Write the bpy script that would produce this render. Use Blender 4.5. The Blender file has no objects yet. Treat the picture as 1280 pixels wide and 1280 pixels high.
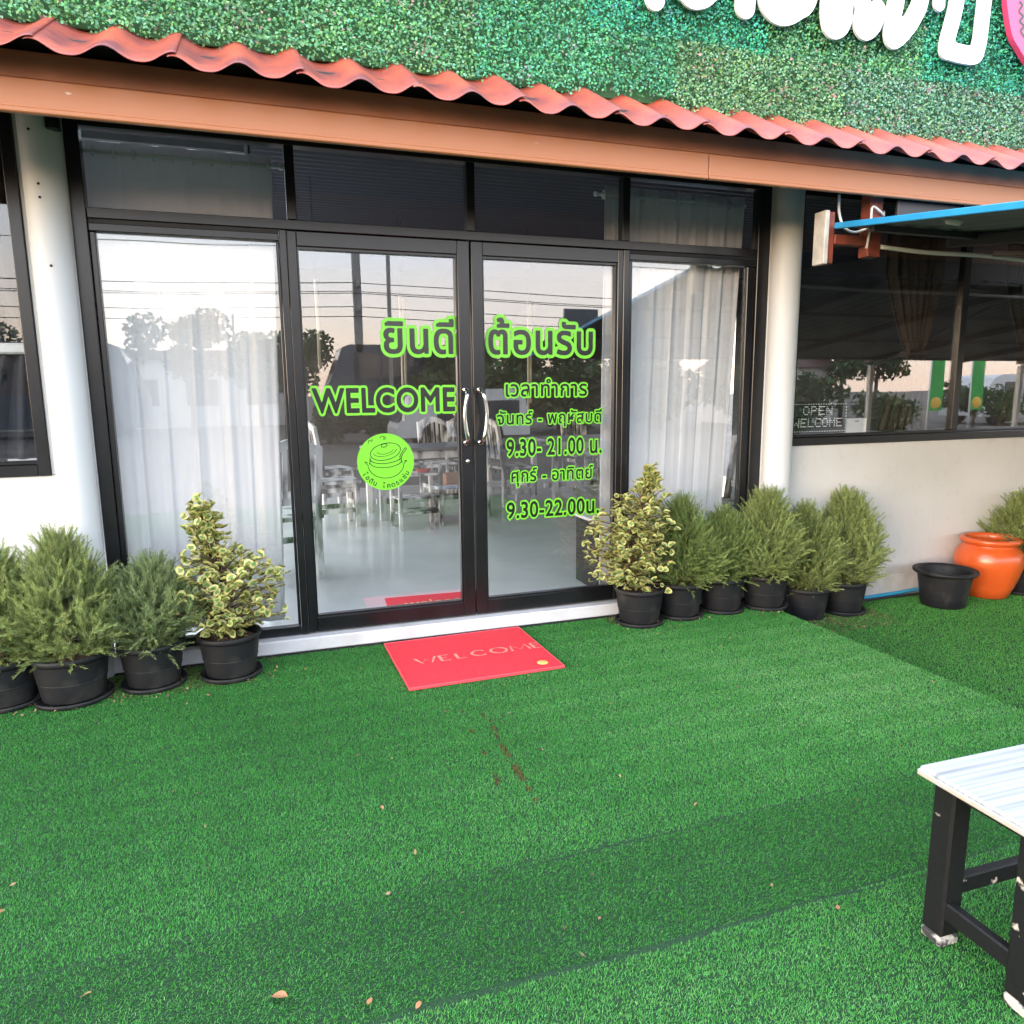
import bpy, math, random
import numpy as np
from math import sin, cos, pi, radians
from mathutils import Vector, Matrix, Euler
random.seed(7); RNG = np.random.default_rng(7)
SC = bpy.context.scene
COL = SC.collection

# ------------------------------------------------------------------ camera, sky, sun, exposure
cam_d = bpy.data.cameras.new('camera'); cam = bpy.data.objects.new('camera', cam_d); COL.objects.link(cam)
SC.camera = cam
cam_d.sensor_width = 36; cam_d.sensor_fit = 'HORIZONTAL'; cam_d.lens = 36 * 906.12 / 1280
cam_d.clip_start = 0.05; cam_d.clip_end = 3000
YAW, PITCH, ROLL = 0.3269, 0.1627, -0.0101
f = Vector((sin(YAW)*cos(PITCH), cos(YAW)*cos(PITCH), -sin(PITCH)))
r0 = Vector((cos(YAW), -sin(YAW), 0)); u0 = r0.cross(f)
rr = r0*cos(ROLL) + u0*sin(ROLL); uu = -r0*sin(ROLL) + u0*cos(ROLL)
M4 = Matrix((rr, uu, -f)).transposed().to_4x4(); M4.translation = Vector((-0.1407, -3.854, 1.3355))
cam.matrix_world = M4

SUN_EL, SUN_AZ = radians(6), radians(240)      # azimuth clockwise from +Y: behind the camera, a little to the left
world = bpy.data.worlds.new('World'); SC.world = world; world.use_nodes = True
wn = world.node_tree.nodes; wl = world.node_tree.links
bg = wn['Background']; sky = wn.new('ShaderNodeTexSky'); sky.sky_type = 'NISHITA'; sky.sun_disc = False
sky.sun_elevation = SUN_EL; sky.sun_rotation = SUN_AZ; sky.air_density = 1.0; sky.dust_density = 2.0; sky.ozone_density = 1.5
veil = wn.new('ShaderNodeMix'); veil.data_type = 'RGBA'; veil.inputs[0].default_value = .72      # even veil of thin high cloud
wl.new(sky.outputs[0], veil.inputs[6])
wtc = wn.new('ShaderNodeTexCoord'); wsp = wn.new('ShaderNodeSeparateXYZ'); wl.new(wtc.outputs['Generated'], wsp.inputs[0])
wcn = wn.new('ShaderNodeTexNoise'); wcn.inputs['Scale'].default_value = 2.2; wcn.inputs['Detail'].default_value = 6
wmp = wn.new('ShaderNodeMapping'); wmp.inputs['Scale'].default_value = (1, 1, 4); wl.new(wtc.outputs['Generated'], wmp.inputs[0]); wl.new(wmp.outputs[0], wcn.inputs['Vector'])
wad = wn.new('ShaderNodeMath'); wad.operation = 'MULTIPLY_ADD'; wad.inputs[1].default_value = .16; wl.new(wcn.outputs[0], wad.inputs[0]); wl.new(wsp.outputs[2], wad.inputs[2])
wrp = wn.new('ShaderNodeValToRGB'); wl.new(wad.outputs[0], wrp.inputs[0]); wl.new(wrp.outputs[0], veil.inputs[7])
wrp.color_ramp.elements[0].position = .10; wrp.color_ramp.elements[0].color = (5.3, 4.05, 3.3, 1)
wrp.color_ramp.elements[1].position = .34; wrp.color_ramp.elements[1].color = (4.1, 4.45, 5.1, 1)
e_ = wrp.color_ramp.elements.new(.20); e_.color = (5.0, 4.45, 4.2, 1)
wl.new(veil.outputs[2], bg.inputs[0]); bg.inputs[1].default_value = 0.15
sun_d = bpy.data.lights.new('sun', 'SUN'); sun_d.energy = 0.22; sun_d.angle = radians(30); sun_d.color = (1, .95, .89)
sun = bpy.data.objects.new('sun', sun_d); COL.objects.link(sun)
sdir = Vector((sin(SUN_AZ)*cos(SUN_EL), cos(SUN_AZ)*cos(SUN_EL), sin(SUN_EL)))
sun.rotation_euler = sdir.to_track_quat('Z', 'Y').to_euler(); sun.location = (0, -8, 6)
SC.view_settings.view_transform = 'Standard'; SC.view_settings.look = 'None'
SC.view_settings.exposure = 2.98; SC.view_settings.gamma = 1; SC.view_settings.use_curve_mapping = False
SC.cycles.use_denoising = True
SC.cycles.max_bounces = 10; SC.cycles.transparent_max_bounces = 24; SC.cycles.glossy_bounces = 4
SC.cycles.caustics_reflective = False; SC.cycles.caustics_refractive = False
SC.cycles.sample_clamp_indirect = 6

# ------------------------------------------------------------------ materials
def mat(name, col, rough=.6, metal=0, spec=.5, var=0, vscale=8, col2=None, bump=0, bscale=60, attr=None, trans=0, stretch=None, coat=0, detail=5, contrast=(.35, .65)):
    m = bpy.data.materials.new(name); m.use_nodes = True
    n = m.node_tree.nodes; l = m.node_tree.links; p = n['Principled BSDF']
    p.inputs['Roughness'].default_value = rough; p.inputs['Metallic'].default_value = metal
    p.inputs['Specular IOR Level'].default_value = spec; p.inputs['Coat Weight'].default_value = coat
    c = (*col, 1); p.inputs['Base Color'].default_value = c
    out = None
    tc = n.new('ShaderNodeTexCoord'); vec = tc.outputs['Object']
    if stretch:
        mp = n.new('ShaderNodeMapping'); mp.inputs['Scale'].default_value = stretch; l.new(vec, mp.inputs[0]); vec = mp.outputs[0]
    if col2 is not None or var:
        nz = n.new('ShaderNodeTexNoise'); nz.inputs['Scale'].default_value = vscale; nz.inputs['Detail'].default_value = detail
        l.new(vec, nz.inputs['Vector'])
        rp = n.new('ShaderNodeMapRange'); rp.inputs[1].default_value = contrast[0]; rp.inputs[2].default_value = contrast[1]
        l.new(nz.outputs[0], rp.inputs[0])
        mx = n.new('ShaderNodeMix'); mx.data_type = 'RGBA'; l.new(rp.outputs[0], mx.inputs[0])
        c2 = (*col2, 1) if col2 is not None else tuple(min(1, x*(1-var)) for x in col) + (1,)
        mx.inputs[6].default_value = c; mx.inputs[7].default_value = c2; out = mx.outputs[2]
    if attr:
        at = n.new('ShaderNodeAttribute'); at.attribute_name = attr
        m2 = n.new('ShaderNodeMix'); m2.data_type = 'RGBA'; m2.blend_type = 'MULTIPLY'; m2.inputs[0].default_value = 1
        if out: l.new(out, m2.inputs[6])
        else: m2.inputs[6].default_value = c
        l.new(at.outputs['Color'], m2.inputs[7]); out = m2.outputs[2]
    if out: l.new(out, p.inputs['Base Color'])
    if bump:
        nb = n.new('ShaderNodeTexNoise'); nb.inputs['Scale'].default_value = bscale; nb.inputs['Detail'].default_value = 4
        l.new(vec, nb.inputs['Vector']); bp = n.new('ShaderNodeBump'); bp.inputs['Strength'].default_value = bump; bp.inputs['Distance'].default_value = .01
        l.new(nb.outputs[0], bp.inputs['Height']); l.new(bp.outputs[0], p.inputs['Normal'])
    if trans:
        tl = n.new('ShaderNodeBsdfTranslucent'); ms = n.new('ShaderNodeMixShader'); ms.inputs[0].default_value = trans
        if out: l.new(out, tl.inputs[0])
        else: tl.inputs[0].default_value = c
        l.new(p.outputs[0], ms.inputs[1]); l.new(tl.outputs[0], ms.inputs[2]); l.new(ms.outputs[0], n['Material Output'].inputs[0])
    return m

def glass_mat(name, tint=(.985, .985, .985), base=.052):
    m = bpy.data.materials.new(name); m.use_nodes = True; n = m.node_tree.nodes; l = m.node_tree.links
    n.remove(n['Principled BSDF'])
    t = n.new('ShaderNodeBsdfTransparent'); t.inputs[0].default_value = (*tint, 1)
    g = n.new('ShaderNodeBsdfGlossy');  g.inputs[0].default_value = (.97, .98, 1, 1)
    fr = n.new('ShaderNodeFresnel'); ge = n.new('ShaderNodeNewGeometry'); io = n.new('ShaderNodeMath'); io.operation = 'MULTIPLY_ADD'; io.inputs[1].default_value = -.8333; io.inputs[2].default_value = 1.5
    l.new(ge.outputs['Backfacing'], io.inputs[0]); l.new(io.outputs[0], fr.inputs[0])      # same reflectance on both faces
    ad = n.new('ShaderNodeMath'); ad.operation = 'ADD'; ad.inputs[1].default_value = base; ad.use_clamp = True
    l.new(fr.outputs[0], ad.inputs[0])
    tc = n.new('ShaderNodeTexCoord'); nz = n.new('ShaderNodeTexNoise'); nz.inputs['Scale'].default_value = 1.3; nz.inputs['Detail'].default_value = 1
    l.new(tc.outputs['Object'], nz.inputs['Vector'])
    bp = n.new('ShaderNodeBump'); bp.inputs['Strength'].default_value = .04; bp.inputs['Distance'].default_value = .02
    l.new(nz.outputs[0], bp.inputs['Height']); l.new(bp.outputs[0], g.inputs['Normal'])
    n2 = n.new('ShaderNodeTexNoise'); n2.inputs['Scale'].default_value = 3.5; n2.inputs['Detail'].default_value = 7; l.new(tc.outputs['Object'], n2.inputs['Vector'])
    mr = n.new('ShaderNodeMapRange'); mr.inputs[1].default_value = .52; mr.inputs[2].default_value = .80; mr.inputs[4].default_value = .055; l.new(n2.outputs[0], mr.inputs[0]); l.new(mr.outputs[0], g.inputs['Roughness'])      # wiped patches and smears
    ms = n.new('ShaderNodeMixShader'); l.new(ad.outputs[0], ms.inputs[0]); l.new(t.outputs[0], ms.inputs[1]); l.new(g.outputs[0], ms.inputs[2])
    l.new(ms.outputs[0], n['Material Output'].inputs[0]); return m

Mt = {}
Mt['white_wall'] = mat('white_wall', (.58, .575, .565), .75, var=.10, vscale=1.6, bump=.12, bscale=45)
def splash(m, top, col, amt=.6):
    n = m.node_tree.nodes; l = m.node_tree.links; p = n['Principled BSDF']; src = p.inputs['Base Color'].links[0].from_socket
    g = n.new('ShaderNodeNewGeometry'); sx = n.new('ShaderNodeSeparateXYZ'); l.new(g.outputs['Position'], sx.inputs[0])
    nz = n.new('ShaderNodeTexNoise'); nz.inputs['Scale'].default_value = 14; nz.inputs['Detail'].default_value = 9; l.new(g.outputs['Position'], nz.inputs['Vector'])
    mp = n.new('ShaderNodeMapping'); mp.inputs['Scale'].default_value = (9, 9, .7); l.new(g.outputs['Position'], mp.inputs[0]); n3 = n.new('ShaderNodeTexNoise'); n3.inputs['Scale'].default_value = 1; n3.inputs['Detail'].default_value = 6; l.new(mp.outputs[0], n3.inputs['Vector'])
    a = n.new('ShaderNodeMapRange'); a.inputs[1].default_value = top; a.inputs[2].default_value = -.12; a.inputs[3].default_value = 0; a.inputs[4].default_value = .42; l.new(sx.outputs[2], a.inputs[0])
    s_ = n.new('ShaderNodeMath'); s_.operation = 'ADD'; l.new(a.outputs[0], s_.inputs[0]); l.new(nz.outputs[0], s_.inputs[1])
    b = n.new('ShaderNodeMapRange'); b.inputs[1].default_value = .58; b.inputs[2].default_value = .85; b.inputs[4].default_value = amt; l.new(s_.outputs[0], b.inputs[0])
    r = n.new('ShaderNodeMapRange'); r.inputs[1].default_value = .60; r.inputs[2].default_value = .78; r.inputs[4].default_value = .16; l.new(n3.outputs[0], r.inputs[0])
    mxx = n.new('ShaderNodeMath'); mxx.operation = 'MAXIMUM'; l.new(b.outputs[0], mxx.inputs[0]); l.new(r.outputs[0], mxx.inputs[1])
    mx = n.new('ShaderNodeMix'); mx.data_type = 'RGBA'; l.new(mxx.outputs[0], mx.inputs[0]); l.new(src, mx.inputs[6]); mx.inputs[7].default_value = (*col, 1); l.new(mx.outputs[2], p.inputs['Base Color'])
splash(Mt['white_wall'], .22, (.33, .28, .23), .32)
Mt['column'] = mat('column_paint', (.56, .575, .585), .5, var=.12, vscale=2.5, bump=.06, bscale=25, stretch=(1, 1, .3))
Mt['curb'] = mat('curb_paint', (.55, .55, .57), .55, col2=(.42, .42, .42), vscale=6, bump=.15, bscale=40, contrast=(.5, .85))
Mt['black_alu'] = mat('black_aluminium', (.010, .010, .012), .28, spec=.45, var=.5, vscale=5)
Mt['gasket'] = mat('rubber_gasket', (.006, .006, .008), .6)
Mt['chrome'] = mat('brushed_steel', (.72, .72, .72), .16, metal=1, var=.15, vscale=30)
Mt['glass'] = glass_mat('tinted_glass')
Mt['glass_dark'] = glass_mat('transom_glass', (.94, .95, .96), .015)
Mt['glass_side'] = glass_mat('window_glass', (.92, .94, .95), .06)
Mt['fascia'] = mat('fascia_paint', (.40, .152, .062), .45, col2=(.55, .40, .33), vscale=26, contrast=(.715, .75), bump=.05, bscale=80, stretch=(.4, 1, 1))
Mt['fascia_dark'] = mat('fascia_backing', (.36, .13, .06), .6, var=.3, vscale=3)
Mt['soffit'] = mat('soffit_board', (.045, .04, .04), .8)
Mt['tile'] = mat('clay_tile', (.42, .085, .05), .36, spec=.6, col2=(.17, .04, .045), vscale=7, bump=.15, bscale=90)
Mt['black_plastic'] = mat('black_plastic', (.012, .013, .015), .55, spec=.25, col2=(.045, .042, .036), vscale=7, detail=8, contrast=(.5, .75), bump=.05, bscale=120)
Mt['soil'] = mat('potting_soil', (.05, .03, .02), .95, col2=(.14, .08, .05), vscale=60, bump=.9, bscale=90)
Mt['bark_chip'] = mat('bark_chip', (.10, .055, .035), .9, col2=(.22, .14, .09), vscale=40)
Mt['conifer'] = mat('conifer_needle', (.19, .245, .092), .6, attr='tint', trans=.25)
Mt['conifer_dark'] = mat('conifer_needle_dark', (.15, .21, .07), .6, attr='tint', trans=.25)
Mt['conifer_blue'] = mat('conifer_needle_blue', (.175, .235, .11), .6, attr='tint', trans=.25)
Mt['stem'] = mat('plant_stem', (.12, .08, .045), .85, var=.4, vscale=40)
Mt['leaf_green'] = mat('leaf_green', (.13, .25, .06), .42, var=.35, vscale=30, trans=.15)
Mt['leaf_cream'] = mat('leaf_cream', (.53, .50, .18), .45, var=.25, vscale=25, trans=.15)
Mt['turf'] = mat('turf_fibre', (.047, .25, .042), .55, attr='tint', trans=.15, spec=.15)
Mt['turf_back'] = mat('turf_backing', (.008, .05, .014), .9, var=.5, vscale=120, bump=.5, bscale=200)
Mt['turf_right'] = mat('turf_fibre_olive', (.092, .34, .062), .5, attr='tint', trans=.15, spec=.3)
Mt['orange'] = mat('orange_glaze', (.62, .10, .018), .32, coat=.3, var=.15, vscale=4, bump=.05, bscale=30)
Mt['mat_red'] = mat('red_vinyl_loop', (.80, .028, .05), .8, col2=(.62, .02, .035), vscale=260, bump=.6, bscale=420)
Mt['mat_edge'] = mat('red_vinyl_edge', (.66, .06, .08), .5)
Mt['mat_text'] = mat('faded_print', (.80, .27, .22), .8, var=.35, vscale=60)
Mt['mat_yellow'] = mat('yellow_print', (.75, .42, .12), .8)
Mt['lime'] = mat('lime_vinyl', (.15, .52, .025), .35)
Mt['ink'] = mat('black_vinyl', (.012, .014, .012), .25)
Mt['curtain'] = mat('white_sheer', (.74, .75, .77), .85, trans=.22, bump=.1, bscale=300)
Mt['curtain_dark'] = mat('charcoal_cloth', (.035, .035, .042), .9, trans=.1, bump=.15, bscale=200)
Mt['curtain_brown'] = mat('brown_cloth', (.085, .06, .048), .85, trans=.2, var=.3, vscale=20, stretch=(1, 1, .1))
Mt['rod'] = mat('white_rod', (.7, .7, .68), .4)
Mt['floor'] = mat('polished_concrete', (.72, .73, .735), .18, col2=(.60, .615, .62), vscale=1.8, bump=.03, bscale=6, detail=8)
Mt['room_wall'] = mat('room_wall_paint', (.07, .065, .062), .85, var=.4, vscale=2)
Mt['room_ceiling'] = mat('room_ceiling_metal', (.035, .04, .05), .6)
Mt['distress'] = mat('distressed_white_paint', (.62, .63, .62), .6, col2=(.05, .045, .04), vscale=9, stretch=(1, 1, .35), detail=9, contrast=(.44, .62), bump=.2, bscale=40)
Mt['distress_top'] = mat('worn_white_top', (.335, .36, .40), .7, col2=(.19, .19, .205), vscale=5, stretch=(.25, 15, 1), detail=8, contrast=(.44, .70), bump=.12, bscale=30)
Mt['stool_black'] = mat('chipped_black_paint', (.008, .008, .009), .5, spec=.3, col2=(.45, .40, .34), vscale=13, detail=9, contrast=(.635, .665), bump=.2, bscale=35)
Mt['stool_foot'] = mat('bare_painted_end', (.42, .40, .36), .8, col2=(.03, .03, .03), vscale=30, contrast=(.45, .55))
Mt['raw_edge'] = mat('worn_wood_edge', (.42, .34, .25), .75, col2=(.36, .36, .36), vscale=30)
Mt['rust'] = mat('red_oxide_steel', (.26, .05, .028), .6, col2=(.12, .035, .02), vscale=18, bump=.15, bscale=60)
Mt['plate'] = mat('pale_painted_plate', (.55, .52, .47), .6, var=.3, vscale=15)
Mt['blue'] = mat('blue_sheet_metal', (.02, .27, .55), .4, var=.2, vscale=6)
Mt['canopy_under'] = mat('galvanised_underside', (.10, .125, .12), .55, var=.35, vscale=2)
Mt['rafter'] = mat('dark_steel', (.02, .02, .022), .5)
Mt['conduit'] = mat('white_conduit', (.62, .62, .58), .45)
Mt['hose'] = mat('blue_hose', (.03, .30, .52), .35)
Mt['white_acrylic'] = mat('white_acrylic', (.70, .72, .74), .3)
Mt['pink'] = mat('pink_acrylic', (.72, .06, .17), .3)
Mt['board_back'] = mat('leaf_board_backing', (.05, .14, .06), .9)
LEAFT = [(.09, .42, .19), (.135, .41, .165), (.18, .40, .17), (.06, .45, .24), (.17, .38, .21)]
for i, c in enumerate(LEAFT): Mt['panel%d' % i] = mat('artificial_leaf', c, .38, attr='tint', trans=.2)
Mt['dry_leaf'] = mat('dry_leaf', (.40, .19, .09), .8, var=.5, vscale=30)
Mt['gravel'] = mat('gravel_lot', (.13, .115, .10), .95, col2=(.07, .065, .055), vscale=.7, bump=.5, bscale=8, detail=10)
Mt['asphalt'] = mat('asphalt', (.055, .057, .06), .85, var=.3, vscale=2)
Mt['road_paint'] = mat('road_paint', (.6, .6, .55), .7)
Mt['verge'] = mat('verge_grass', (.045, .075, .02), .95, col2=(.09, .08, .045), vscale=.8, bump=.6, bscale=5)
Mt['concrete'] = mat('grey_concrete', (.30, .29, .28), .85, var=.2, vscale=3)
Mt['wire'] = mat('cable_black', (.02, .02, .022), .6)
Mt['ceramic'] = mat('insulator', (.35, .30, .26), .3)
Mt['bus'] = mat('bus_paint', (.07, .09, .12), .3, var=.2, vscale=1)
Mt['bus_white'] = mat('van_paint', (.65, .66, .66), .3)
Mt['bus_glass'] = mat('vehicle_glass', (.03, .045, .06), .08, spec=.7)
Mt['tyre'] = mat('tyre', (.015, .015, .015), .85)
Mt['crown'] = mat('tree_leaf', (.045, .085, .025), .6, attr='tint', trans=.25)
Mt['trunk'] = mat('tree_bark', (.10, .075, .055), .9, var=.4, vscale=8)
Mt['green_banner'] = mat('green_banner', (.03, .42, .06), .6, var=.3, vscale=3)
Mt['banner_print'] = mat('banner_print', (.75, .45, .05), .6)
Mt['pale_wall'] = mat('pale_house_wall', (.65, .63, .58), .8, var=.15, vscale=1)
Mt['maroon'] = mat('maroon_roof', (.07, .03, .03), .7)
Mt['red_bowl'] = mat('red_bowl', (.50, .07, .03), .35)
Mt['paper'] = mat('white_card', (.78, .77, .78), .6)
Mt['cord'] = mat('pale_streak_tube', (.62, .52, .36), .5)
Mt['led_board'] = mat('led_board_back', (.012, .012, .013), .45)
Mt['led_dot'] = mat('led_dot', (.85, .84, .78), .4); _p = Mt['led_dot'].node_tree.nodes['Principled BSDF']; _p.inputs['Emission Color'].default_value = (1, .95, .8, 1); _p.inputs['Emission Strength'].default_value = .03  # faint glow added so the unlit dots stand out
Mt['dirt'] = mat('dried_mud', (.07, .035, .02), .95, var=.4, vscale=50)
Mt['orange_wood'] = mat('orange_wood', (.40, .20, .10), .6, var=.3, vscale=10)
Mt['oil_dirt'] = mat('mulch_litter', (.11, .075, .045), .95, attr='tint')

# ------------------------------------------------------------------ builders
def finish(name, me, m, parent=None, smooth=False):
    ms = m if isinstance(m, (list, tuple)) else [m]
    for x in ms: me.materials.append(Mt[x] if isinstance(x, str) else x)
    if smooth: me.polygons.foreach_set('use_smooth', [True]*len(me.polygons))
    o = bpy.data.objects.new(name, me); COL.objects.link(o)
    if parent is not None: o.parent = parent
    return o

class MB:
    def __init__(s): s.v = []; s.f = []; s.mi = []
    def add(s, vs, fs, mi=0):
        b = len(s.v); s.v += [tuple(x) for x in vs]; s.f += [tuple(i+b for i in q) for q in fs]; s.mi += [mi]*len(fs); return s
    def box(s, lo, hi, bev=.003, mi=0, rot=None, piv=None):
        lo = np.array(lo, float); hi = np.array(hi, float); c = (lo+hi)/2; h = (hi-lo)/2
        b = min(bev, *(h*.49)) if bev else 0
        if b <= 0:
            vs = [(sx*h[0], sy*h[1], sz*h[2]) for sx in (-1, 1) for sy in (-1, 1) for sz in (-1, 1)]
            fs = [(0, 1, 3, 2), (4, 6, 7, 5), (0, 4, 5, 1), (2, 3, 7, 6), (0, 2, 6, 4), (1, 5, 7, 3)]
        else:
            vs = []; ix = {}
            for sx in (-1, 1):
                for sy in (-1, 1):
                    for sz in (-1, 1):
                        S = np.array((sx, sy, sz))
                        for a in range(3):
                            p = S*(h-b); p[a] = S[a]*h[a]; ix[sx, sy, sz, a] = len(vs); vs.append(tuple(p))
            fs = []
            for a in range(3):
                o1, o2 = (a+1) % 3, (a+2) % 3
                for sg in (-1, 1):
                    q = []
                    for s1, s2 in ((-1, -1), (1, -1), (1, 1), (-1, 1)):
                        k = [0, 0, 0]; k[a] = sg; k[o1] = s1; k[o2] = s2; q.append(ix[(*k, a)])
                    fs.append(q if sg > 0 else q[::-1])
                for s1 in (-1, 1):       # edge along axis a
                    for s2 in (-1, 1):
                        k0 = [0, 0, 0]; k0[o1] = s1; k0[o2] = s2; k0[a] = -1; k1 = list(k0); k1[a] = 1
                        q = [ix[(*k0, o1)], ix[(*k1, o1)], ix[(*k1, o2)], ix[(*k0, o2)]]
                        fs.append(q if s1*s2 < 0 else q[::-1])
            for sx in (-1, 1):
                for sy in (-1, 1):
                    for sz in (-1, 1):
                        q = [ix[sx, sy, sz, 0], ix[sx, sy, sz, 1], ix[sx, sy, sz, 2]]
                        fs.append(q if sx*sy*sz > 0 else q[::-1])
        V = np.array(vs)
        if rot is not None: V = V @ np.array(Euler(rot).to_matrix()).T
        if piv is not None:
            pass
        return s.add(V+c, fs, mi)
    def beam(s, a, b, w, d, bev=.003, mi=0, up=(0, 0, 1)):   # box from a to b, w across, d the other way
        a = Vector(a); b = Vector(b); z = (b-a); L = z.length; z.normalize(); u = Vector(up)
        if abs(z.dot(u)) > .98: u = Vector((0, 1, 0))
        x = u.cross(z).normalized(); y = z.cross(x)
        t = MB(); t.box((-w/2, -d/2, 0), (w/2, d/2, L), bev)
        R = Matrix((x, y, z)).transposed()
        return s.add([tuple(a + R @ Vector(v)) for v in t.v], t.f, mi)
    def tube(s, pts, r, n=8, mi=0, cap=True):
        pts = [Vector(p) for p in pts]; rs = r if isinstance(r, (list, tuple)) else [r]*len(pts)
        vs = []; fs = []; ref = None
        for i, p in enumerate(pts):
            d = (pts[min(i+1, len(pts)-1)] - pts[max(i-1, 0)]).normalized()
            if ref is None:
                ref = d.orthogonal().normalized()
            ref = (ref - d*ref.dot(d)).normalized(); y = d.cross(ref)
            for k in range(n):
                a = 2*pi*k/n; vs.append(p + (ref*cos(a) + y*sin(a))*rs[i])
        for i in range(len(pts)-1):
            for k in range(n):
                fs.append((i*n+k, i*n+(k+1) % n, (i+1)*n+(k+1) % n, (i+1)*n+k))
        if cap: fs += [tuple(range(n))[::-1], tuple((len(pts)-1)*n+k for k in range(n))]
        return s.add(vs, fs, mi)
    def lathe(s, prof, n=32, c=(0, 0, 0), mi=0):
        vs = []; fs = []
        for (r, z) in prof:
            for k in range(n): vs.append((c[0]+r*cos(2*pi*k/n), c[1]+r*sin(2*pi*k/n), c[2]+z))
        for i in range(len(prof)-1):
            for k in range(n): fs.append((i*n+k, i*n+(k+1) % n, (i+1)*n+(k+1) % n, (i+1)*n+k))
        return s.add(vs, fs, mi)
    def build(s, name, m, parent=None, smooth=False):
        me = bpy.data.meshes.new(name); me.from_pydata(s.v, [], s.f)
        if len(set(s.mi)) > 1: me.polygons.foreach_set('material_index', s.mi)
        me.update(); return finish(name, me, m, parent, smooth)

def np_mesh(name, V, F, tint=None):
    """V (N,3), F (M,k) arrays; tint (N,) or (N,3) point colour multiplier"""
    me = bpy.data.meshes.new(name); V = np.asarray(V, np.float32); F = np.asarray(F, np.int32); k = F.shape[1]
    me.vertices.add(len(V)); me.vertices.foreach_set('co', V.ravel())
    me.loops.add(F.size); me.loops.foreach_set('vertex_index', F.ravel())
    me.polygons.add(len(F)); me.polygons.foreach_set('loop_start', np.arange(0, F.size, k, dtype=np.int32))
    me.update(calc_edges=True)
    if tint is not None:
        t = np.asarray(tint, np.float32)
        if t.ndim == 1: t = np.repeat(t[:, None], 3, 1)
        a = me.attributes.new('tint', 'FLOAT_COLOR', 'POINT'); a.data.foreach_set('color', np.c_[t, np.ones(len(t))].astype(np.float32).ravel())
    return me

def thing(name, label, cat, loc=(0, 0, 0), rz=0, group=None):
    o = bpy.data.objects.new(name, None); COL.objects.link(o); o.empty_display_size = .1
    o.location = loc; o.rotation_euler = (0, 0, rz); return tag(o, label, cat, group)
def tag(o, label, cat, group=None):
    o['label'] = label; o['category'] = cat
    if group: o['group'] = group
    return o
def kind(o, k): o['kind'] = k; return o
def share(name, me, parent, loc=(0, 0, 0), rot=(0, 0, 0), sc=1):
    o = bpy.data.objects.new(name, me); COL.objects.link(o); o.parent = parent; o.location = loc; o.rotation_euler = rot
    o.scale = (sc, sc, sc) if not isinstance(sc, tuple) else sc
    return o
def dup(o, parent=None):
    c = o.copy(); COL.objects.link(c)
    if parent is not None: c.parent = parent
    for ch in list(o.children): dup(ch, c)
    return c
def hpts(pts, n=6):      # Catmull-Rom smoothing of a polyline
    P = [np.array(p, float) for p in pts]; out = []
    P = [2*P[0]-P[1]] + P + [2*P[-1]-P[-2]]
    for i in range(1, len(P)-2):
        for k in range(n):
            t = k/n; a, b, c_, d = P[i-1], P[i], P[i+1], P[i+2]
            out.append(.5*(2*b + (c_-a)*t + (2*a-5*b+4*c_-d)*t*t + (3*b-a-3*c_+d)*t**3))
    out.append(P[-2]); return out

# ------------------------------------------------------------------ ground
def sheet(name, x0, x1, y0, y1, z, m, k='structure', thick=.004):
    return kind(MB().box((x0, y0, z-thick), (x1, y1, z), 0).build(name, m), k)
sheet('ground', -400, 400, -600, 300, -.125, 'gravel', thick=.2)
sheet('road', -400, 400, -54, -43, -.10, 'asphalt', thick=.02)
sheet('verge', -400, 400, -42.5, -37, -.08, 'verge', thick=.04)
mk = MB()
for i in range(-30, 40): mk.box((i*8, -48.6, -.1), (i*8+4, -48.4, -.096), 0)
kind(mk.build('road_marking', 'road_paint'), 'structure')

# turf: raised platform on the left, lower lawn to the right
sheet('turf_platform', -3.2, 2.79, -5.2, -.072, 0, 'turf_back', thick=.1245)
sheet('lower_turf', 2.794, 7.5, -5.2, -.012, -.112, 'turf_back', thick=.01)

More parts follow.
